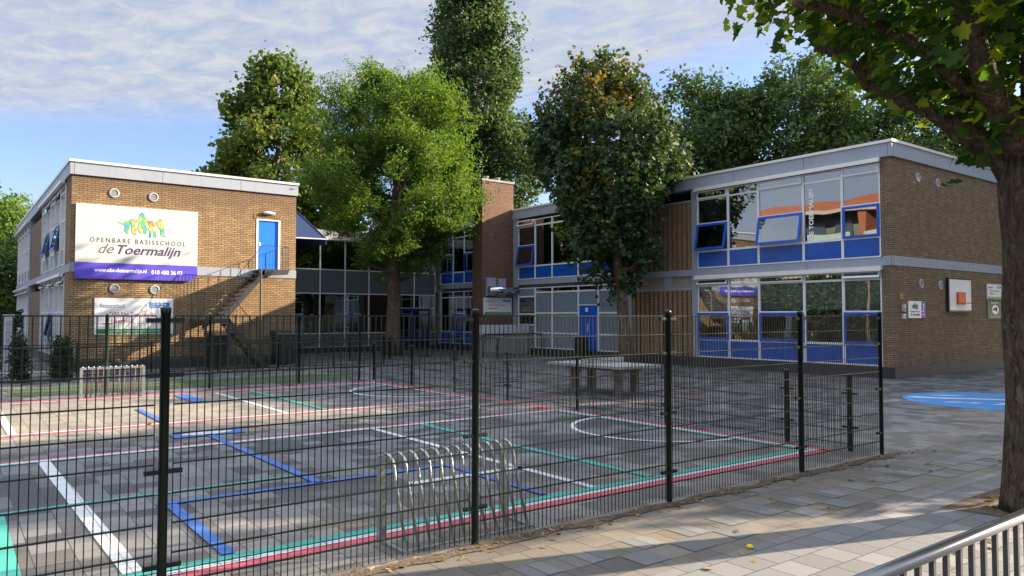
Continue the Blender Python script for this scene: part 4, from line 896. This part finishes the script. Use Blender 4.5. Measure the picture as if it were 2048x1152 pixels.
def tree(name, label, base, prof, trunk_r, lm, bm, nlimb, h0, group=None, shape=RH, lean=(0, 0), asp=1., seed=1, up=.5, **kw):
    o = thing(name, base, label, 'tree', group); limbs(o, base, h0, prof, trunk_r, nlimb, bm, lean, seed=seed, up=up)
    spikes = kw.pop('spikes', 0); P, N, s = crown(base, prof, drift=lean, seed=seed, **kw)
    if spikes:
        k2 = dict(kw, n_shoot=spikes, per=max(8, kw['per']//2), L=kw['L']*1.25, upb=.84, inner=.78, spread=kw['spread']*.4, gap=-2)
        a, b, c = crown(base, [q for q in prof if q[0] > prof[-1][0]*.66], drift=lean, seed=seed+1, **k2); P = np.concatenate([P, a]); N = np.concatenate([N, b]); s = np.concatenate([s, c*.8])
    leaves_mesh('crown', P, N, s, shape, lm, o, asp); return o

# maple in front of the middle facade
tree('maple_tree', 'dark round-topped maple with yellowing top, in front of the brick strips of the right wing', (22.45, 21.9, 0),
     [(3.0, 0.35), (4.0, 0.87), (5.2, 1.66), (6.2, 2.45), (7.5, 2.75), (8.8, 2.71), (10.0, 2.27), (10.8, 1.75), (11.5, 0.96), (12.0, 0.35)], .27, L_MAPLE, BARK2, 16, 3.0, shape=MAP7,
     lean=(-.075, .055), n_shoot=2300, per=15, L=1.2, upb=.72, sz=.19, spread=.07, lob=.34, gap=-.10, spikes=170, gs=.8, seed=3)
# broad light-green tree before the link
tree('locust_tree', 'broad feathery light green tree with leaning trunk in front of the glazed link', (18.15, 34.2, 0),
     [(4.3, .9), (5.3, 2.1), (6.8, 3.05), (8.5, 3.45), (10.3, 3.3), (12.2, 2.7), (13.6, 1.9), (14.6, .9), (15.1, .3)], .38, L_ROB, BARK2, 16, 3.6, lean=(.008, -.01),
     n_shoot=3300, per=40, L=1.2, upb=.34, sz=.175, spread=.12, lob=.48, gap=.0, gs=.55, inner=.12, seed=8, asp=.6)
# tall maple behind the left wing
tree('maple_tree', 'olive and yellow tall maple rising behind the yellow-brown wing', (16.6, 47.0, 0),
     [(3.5, 4.2), (6, 5.2), (9, 4.6), (11.5, 3.7), (14, 2.9), (16, 2.2), (17.4, 1.2), (18.0, .4)], .4, L_MAPLE2, BARK2, 12, 3.5,
     n_shoot=3000, per=15, L=1.1, upb=.55, sz=.28, spread=.16, lob=.42, gap=-.14, spikes=120, gs=.5, seed=5, shape=MAP7)
# poplar
tree('poplar_tree', 'very tall narrow grey-green poplar running out of the top of the picture', (34.2, 50.8, 0),
     [(6, 3.0), (9, 4.4), (14, 4.2), (19, 3.9), (23, 3.3), (26, 2.8), (29, 2.4), (31, 1.2), (32, .4)], .6, L_POP, BARK2, 14, 5, up=2.2,
     n_shoot=5400, per=15, L=1.8, upb=.86, sz=.32, spread=.2, lob=.45, gap=-.12, spikes=160, gs=.38, seed=12)
# trees behind the right wing
for nm, lab, base, prof, ns, sd, thn in (
    ('broadleaf_tree', 'dark green tree behind the right wing, directly beside the maple crown', (43.5, 36.5, 0), [(5, 3), (8, 4.2), (12, 4.4), (15, 3.9), (17.6, 2.8), (19.2, 1.0)], 2300, 21, .35),
    ('broadleaf_tree', 'largest dark green spreading tree behind the right wing roof', (49.4, 31.7, 0), [(5, 4), (9, 5.4), (13, 5.8), (16, 4.9), (18.4, 3.7), (20.2, 1.2)], 3000, 23, .45),
    ('broadleaf_tree', 'lower green tree behind the right wing roof, at the foot of the largest one', (52.9, 28.4, 0), [(4, 3), (8, 4.2), (11, 3.8), (13.4, 2.6), (15.3, .9)], 1900, 25, .35),
    ('broadleaf_tree', 'airy green tree behind the right end of the brown wing, half covered by near leaves', (55.6, 23.6, 0), [(4, 4), (8, 5.2), (12, 5.0), (15, 4.0), (17.6, 2.0), (18.6, .6)], 2100, 27, .4)):
    tree(nm, lab, base, prof, thn, L_BACK, BARK2, 12, 5, group='trees behind the right wing', n_shoot=ns, per=18, L=1.5, upb=.42, sz=.33, spread=.25, lob=.42, gap=-.10, gs=.45, seed=sd)
# left edge
tree('broadleaf_tree', 'yellowish green tree at the far left edge behind the wing', (3.2, 71.0, 0),
     [(2, 3.4), (5, 4.4), (7.5, 4.0), (9.6, 2.6), (10.8, 1.0)], .35, L_ROB, BARK2, 8, 4, group='trees at the left edge',
     n_shoot=1100, per=22, L=1.3, upb=.4, sz=.30, spread=.3, lob=.3, gap=-.2, gs=.4, seed=31)
tree('broadleaf_tree', 'low dark green tree at the far left edge below the yellowish one', (2.6, 61.6, 0),
     [(.3, 3.0), (2, 3.6), (4, 3.4), (5.6, 2.6), (6.8, 1.0)], .3, L_BACK, BARK2, 6, 2, group='trees at the left edge',
     n_shoot=900, per=18, L=1.0, upb=.4, sz=.28, spread=.25, lob=.3, gap=-.3, gs=.4, seed=33)
hg = thing('hedge', (-1.5, 34, 0), 'dark dense hedge at the far left edge behind the pale cabinet', 'hedge')
P = np.stack([rng.uniform(-7, 2.3, 9000), rng.uniform(33.6, 34.8, 9000), rng.random(9000)**.7*2.5], 1); P[:, 2] += .25*np.sin(P[:, 0]*2.1); N = rng.normal(size=(9000, 3))+np.array([0, -.5, .5]); N /= np.linalg.norm(N, axis=1)[:, None]
leaves_mesh('foliage', P, N, rng.uniform(.10, .2, 9000), RH, L_HEDGE, hg); MB().tube([(-2, 34.2, 0), (-2, 34.2, 1.6)], .05, 6).build('stem', BARK2, hg)
# birch-like branch reaching in from the left edge: its tree stands just outside
tree('birch_tree', 'thin leafy branch ends of a tree reaching in at the left edge above the wing', (-.35, 25.3, 0),
     [(4.95, .9), (5.4, 1.45), (5.9, 1.2), (6.1, .6)], .12, L_BACK, BARK2, 8, 5.0,
     n_shoot=150, per=14, L=.35, upb=.2, sz=.13, spread=.1, lob=.4, gap=-.1, gs=.8, seed=35)
# shrubs by the left facade
def shrub(label, x, y, h, r, seed):
    o = thing('columnar_shrub', (x, y, 0), label, 'shrub', 'columnar shrubs by the left facade')
    MB().tube([(x, y, 0), (x, y, h*.8)], [.04, .01], 6).build('stem', BARK2, o)
    P, N, s = crown((x, y, 0), [(.05, r*.9), (h*.5, r), (h*.9, r*.8), (h, r*.3)], n_shoot=140, per=18, L=.12, upb=.4, sz=.09, spread=.06, lob=.15, gap=-.6, inner=.3, seed=seed)
    leaves_mesh('foliage', P, N, s, RH, L_HEDGE, o)
shrub('dark clipped shrub column close to the corner of the left wing', 2.85, 26.8, 1.3, .24, 41)
shrub('dark clipped shrub column farther left, beside the pale cabinet', 1.75, 26.9, 1.3, .18, 43)

# ------------------------------------------------------------------ near tree on the right
TX, TY = 8.92, 2.97
nt = thing('street_tree', (TX, TY, 0), 'big flaky-barked maple trunk and overhanging crown at the right edge of the pavement', 'tree')
g = MB(); pts = []; rad = []
for i in range(25):
    z = i*.15; pts.append((TX+.015*math.sin(z*1.3), TY-.01*z, z)); rad.append(.262+.06*math.exp(-z*4)+.02*math.exp(-((z-3.2)/.35)**2)+.012*math.sin(z*4))
g.tube(pts, rad, 28); 
CB = Vector((TX, TY, 3.5)); cr_, cu_ = Vector((.799, -.601, 0)), Vector((.601, .799, 0))
def nl(r, f, z): return CB+cr_*r+cu_*f+Vector((0, 0, z-3.5))
nb = g.build('trunk', BARK, nt, True)
for k, (path, r0, r1) in enumerate((
    ([nl(0, 0, 3.3), nl(-.15, -.1, 3.75), nl(-.7, -.5, 4.25), nl(-1.25, -1.0, 4.9), nl(-1.8, -1.5, 5.8)], .19, .07),
    ([nl(-.1, 0, 3.3), nl(-.35, .1, 3.85), nl(-.8, .2, 4.15), nl(-1.5, .3, 4.5), nl(-1.75, .2, 4.82), nl(-2.1, .2, 4.86)], .12, .03),
    ([nl(.05, 0, 3.3), nl(.25, .2, 4.2), nl(.3, .3, 5.4), nl(.2, .3, 7.2)], .2, .06),
    ([nl(.05, 0, 3.3), nl(.8, -.4, 4.4), nl(1.7, -.8, 5.4)], .15, .05),
    ([nl(-.5, -.2, 4.1), nl(-1.4, -.4, 4.75), nl(-2.2, -.5, 5.0), nl(-2.6, -.55, 5.05)], .07, .045),
    ([nl(0, .1, 3.5), nl(-.6, 1.1, 4.6), nl(-1.4, 2.0, 5.6)], .13, .04))):
    n_ = len(path); MB().tube(path, [r0+(r1-r0)*(j/(n_-1))**.7 for j in range(n_)], 12).build('limb', BARK, nt, True)
Pn = []; Nn = []
rr_ = np.random.default_rng(5); cnt = 0
while cnt < 1500:
    a = rr_.uniform(0, 2*math.pi); r = 2.85*math.sqrt(rr_.random()); zl = 3.5+r*(.58+.36*max(0, math.cos(a-math.atan2(.799, .601)))+.12*max(0, -math.cos(a-math.atan2(-.601, .799)))); z = zl+rr_.random()**1.5*(9.0-zl)
    if r > 2.85*math.sqrt(max(0, 1-((z-6.2)/3.6)**2))+.2: continue
    p = np.array([TX+r*math.cos(a), TY+r*math.sin(a), z])
    if noise.noise((p[0]*.8, p[1]*.8, p[2]*.8)) < -.26: continue
    cnt += 1; k = rr_.integers(7, 13); out_ = np.array([math.cos(a), math.sin(a), .2]); d = out_*.4+rr_.normal(size=3)*.6
    Pn.append(p+rr_.random(k)[:, None]*d*.45+rr_.normal(size=(k, 3))*.11); Nn.append(rr_.normal(size=(k, 3))*.55+np.array([math.cos(a)*.5, math.sin(a)*.5, .8]))
Pn = np.concatenate(Pn); Nn = np.concatenate(Nn); Nn /= np.linalg.norm(Nn, axis=1)[:, None]
leaves_mesh('crown', Pn, Nn, .165*rr_.uniform(.6, 1.2, len(Pn)), MAPLE, L_NEAR, nt)
# further street trees out of view on the right: they shade the court and the end wall
for i, (x, y, zt, rr2, sd_) in enumerate(((25.5, 3.1, 11.5, 4.2, 51), (41.5, 7.6, 14.5, 5.6, 53), (18.8, 2.9, 5.0, 2.1, 55))):  # the small third tree is added, unseen, to shade the near right paving
    tree('street_tree', ('street tree beyond the right edge, casting shade over the painted court', 'street tree beyond the right edge, behind the end wall', 'small unseen tree beyond the right edge, added to shade the paving')[i], (x, y, 0), [(2.6, 1.6), (4, rr2*.9), (6, rr2), (8.5, rr2*.9), (zt-1.3, rr2*.5), (zt, .5)] if zt > 8 else [(1.6, 1.2), (2.4, rr2*.9), (3.6, rr2), (4.6, rr2*.8), (zt, .5)], .25, L_BACK, BARK2, 8, 2.6 if zt > 8 else 1.5,
         n_shoot=(1100, 3000, 700)[i], per=18, L=.9, upb=.4, sz=(.32, .42, .25)[i], spread=.2, lob=.2, gap=(-.2, -.9, -.5)[i], seed=sd_)

# ------------------------------------------------------------------ orange flats opposite, seen in the window glass
ap = thing('apartment_building', (-21, 40, 0), 'orange brick flats with white balconies, seen mirrored in the right wing windows', 'building')
OB = mat('orange_brick', (.17, .050, .022), .8, var=.12); CREAM = mat('cream_concrete', (.22, .195, .155), .7)
g = MB(); g.box(-34, -22.2, 24, 47, 0, 13.0); g.build('recessed_wall', mat('grey_render', (.075, .08, .078), .8), ap)
g = MB(); g.box(-22.2, -20, 24, 27.5, 0, 13.1); g.box(-22.2, -20, 35.6, 36.3, 0, 12.2); g.box(-22.2, -20, 46.2, 47, 0, 12.2); g.box(-34, -20, 27.5, 47, 12.2, 13.1); g.build('wall', OB, ap)
g = MB()
for k in range(4):
    z = k*2.9
    g.box(-22, -19.6, 27.5, 35.6, z+.0, z+.25); g.box(-22, -19.6, 37, 46, z+.0, z+.25)
g.box(-19.99, -19.7, 27, 47, 11.9, 12.25); g.build('balcony_slab', CREAM, ap)
g = MB()
for k in range(4): g.box(-19.7, -19.65, 27.5, 35.6, k*2.9+.25, k*2.9+1.2); g.box(-19.7, -19.65, 37, 46, k*2.9+.25, k*2.9+1.2)
g.build('balcony_glass', mat('greenish_glass', (.20, .26, .24), .2), ap)
g = MB()
for k in range(4):
    for y in (28.5, 31.5, 38, 41, 44): g.box(-22.02, -21.98, y, y+1.9, k*2.9+.3, k*2.9+2.6)
g.build('window', mat('dark_glass', (.03, .04, .05), .1), ap)

for i, (x, y) in enumerate(((-11, 27), (-12, 34), (-10.5, 41))):
    tree('broadleaf_tree', ('dark low tree before the orange flats, nearest to the court', 'dark low tree before the middle of the orange flats', 'dark low tree before the orange flats, farthest from the court')[i], (x, y, 0), [(.6, 2), (2, 3.4), (3.5, 3.4), (4.8, 2.2), (5.6, .8)], .2, L_HEDGE, BARK2, 5, 1.5,
         n_shoot=700, per=16, L=.9, upb=.4, sz=.3, spread=.25, lob=.2, gap=-.3, seed=61+i)
# ------------------------------------------------------------------ litter
def fallen(name, pts, m, s0, s1, seed):
    g = np.random.default_rng(seed); P = np.array([(x, y, .014) for x, y in pts]); N = g.normal(size=(len(P), 3))*.28+np.array([0, 0, 1]); N /= np.linalg.norm(N, axis=1)[:, None]
    return tag(leaves_mesh(name, P, N, g.uniform(s0, s1, len(P)), MAP7, m, None), kind='stuff')
rl_ = random.Random(4)
fallen('fallen_leaves', [(rl_.uniform(-2, 11.5), 5.36+rl_.gauss(0, .10)) for _ in range(420)], leafmat('dry_leaf', (.16, .09, .04), (.34, .24, .12), None, trans=.1), .022, .06, 1)
fallen('fallen_leaves', [(rl_.uniform(1, 12), rl_.uniform(1.9, 5.3)) for _ in range(60)]+[(rl_.uniform(8.6, 9.9), rl_.uniform(2.5, 3.5)) for _ in range(60)]+[(rl_.uniform(0, 24), rl_.uniform(5.6, 20)) for _ in range(50)], MATS['dry_leaf'], .04, .10, 2)
yl = MB().lathe([(0, .035), (.02, .03), (.034, .015), (.02, 0)], (5.55, 3.98, .008), 7); tag(yl.build('crumpled_leaf', mat('lemon_yellow', (.75, .55, .02), .6), None, True), 'bright yellow crumpled leaf on the pale paving near the dark tiles', 'leaf')
print('faces', sum(len(o.data.polygons) for o in bpy.data.objects if o.type == 'MESH'))
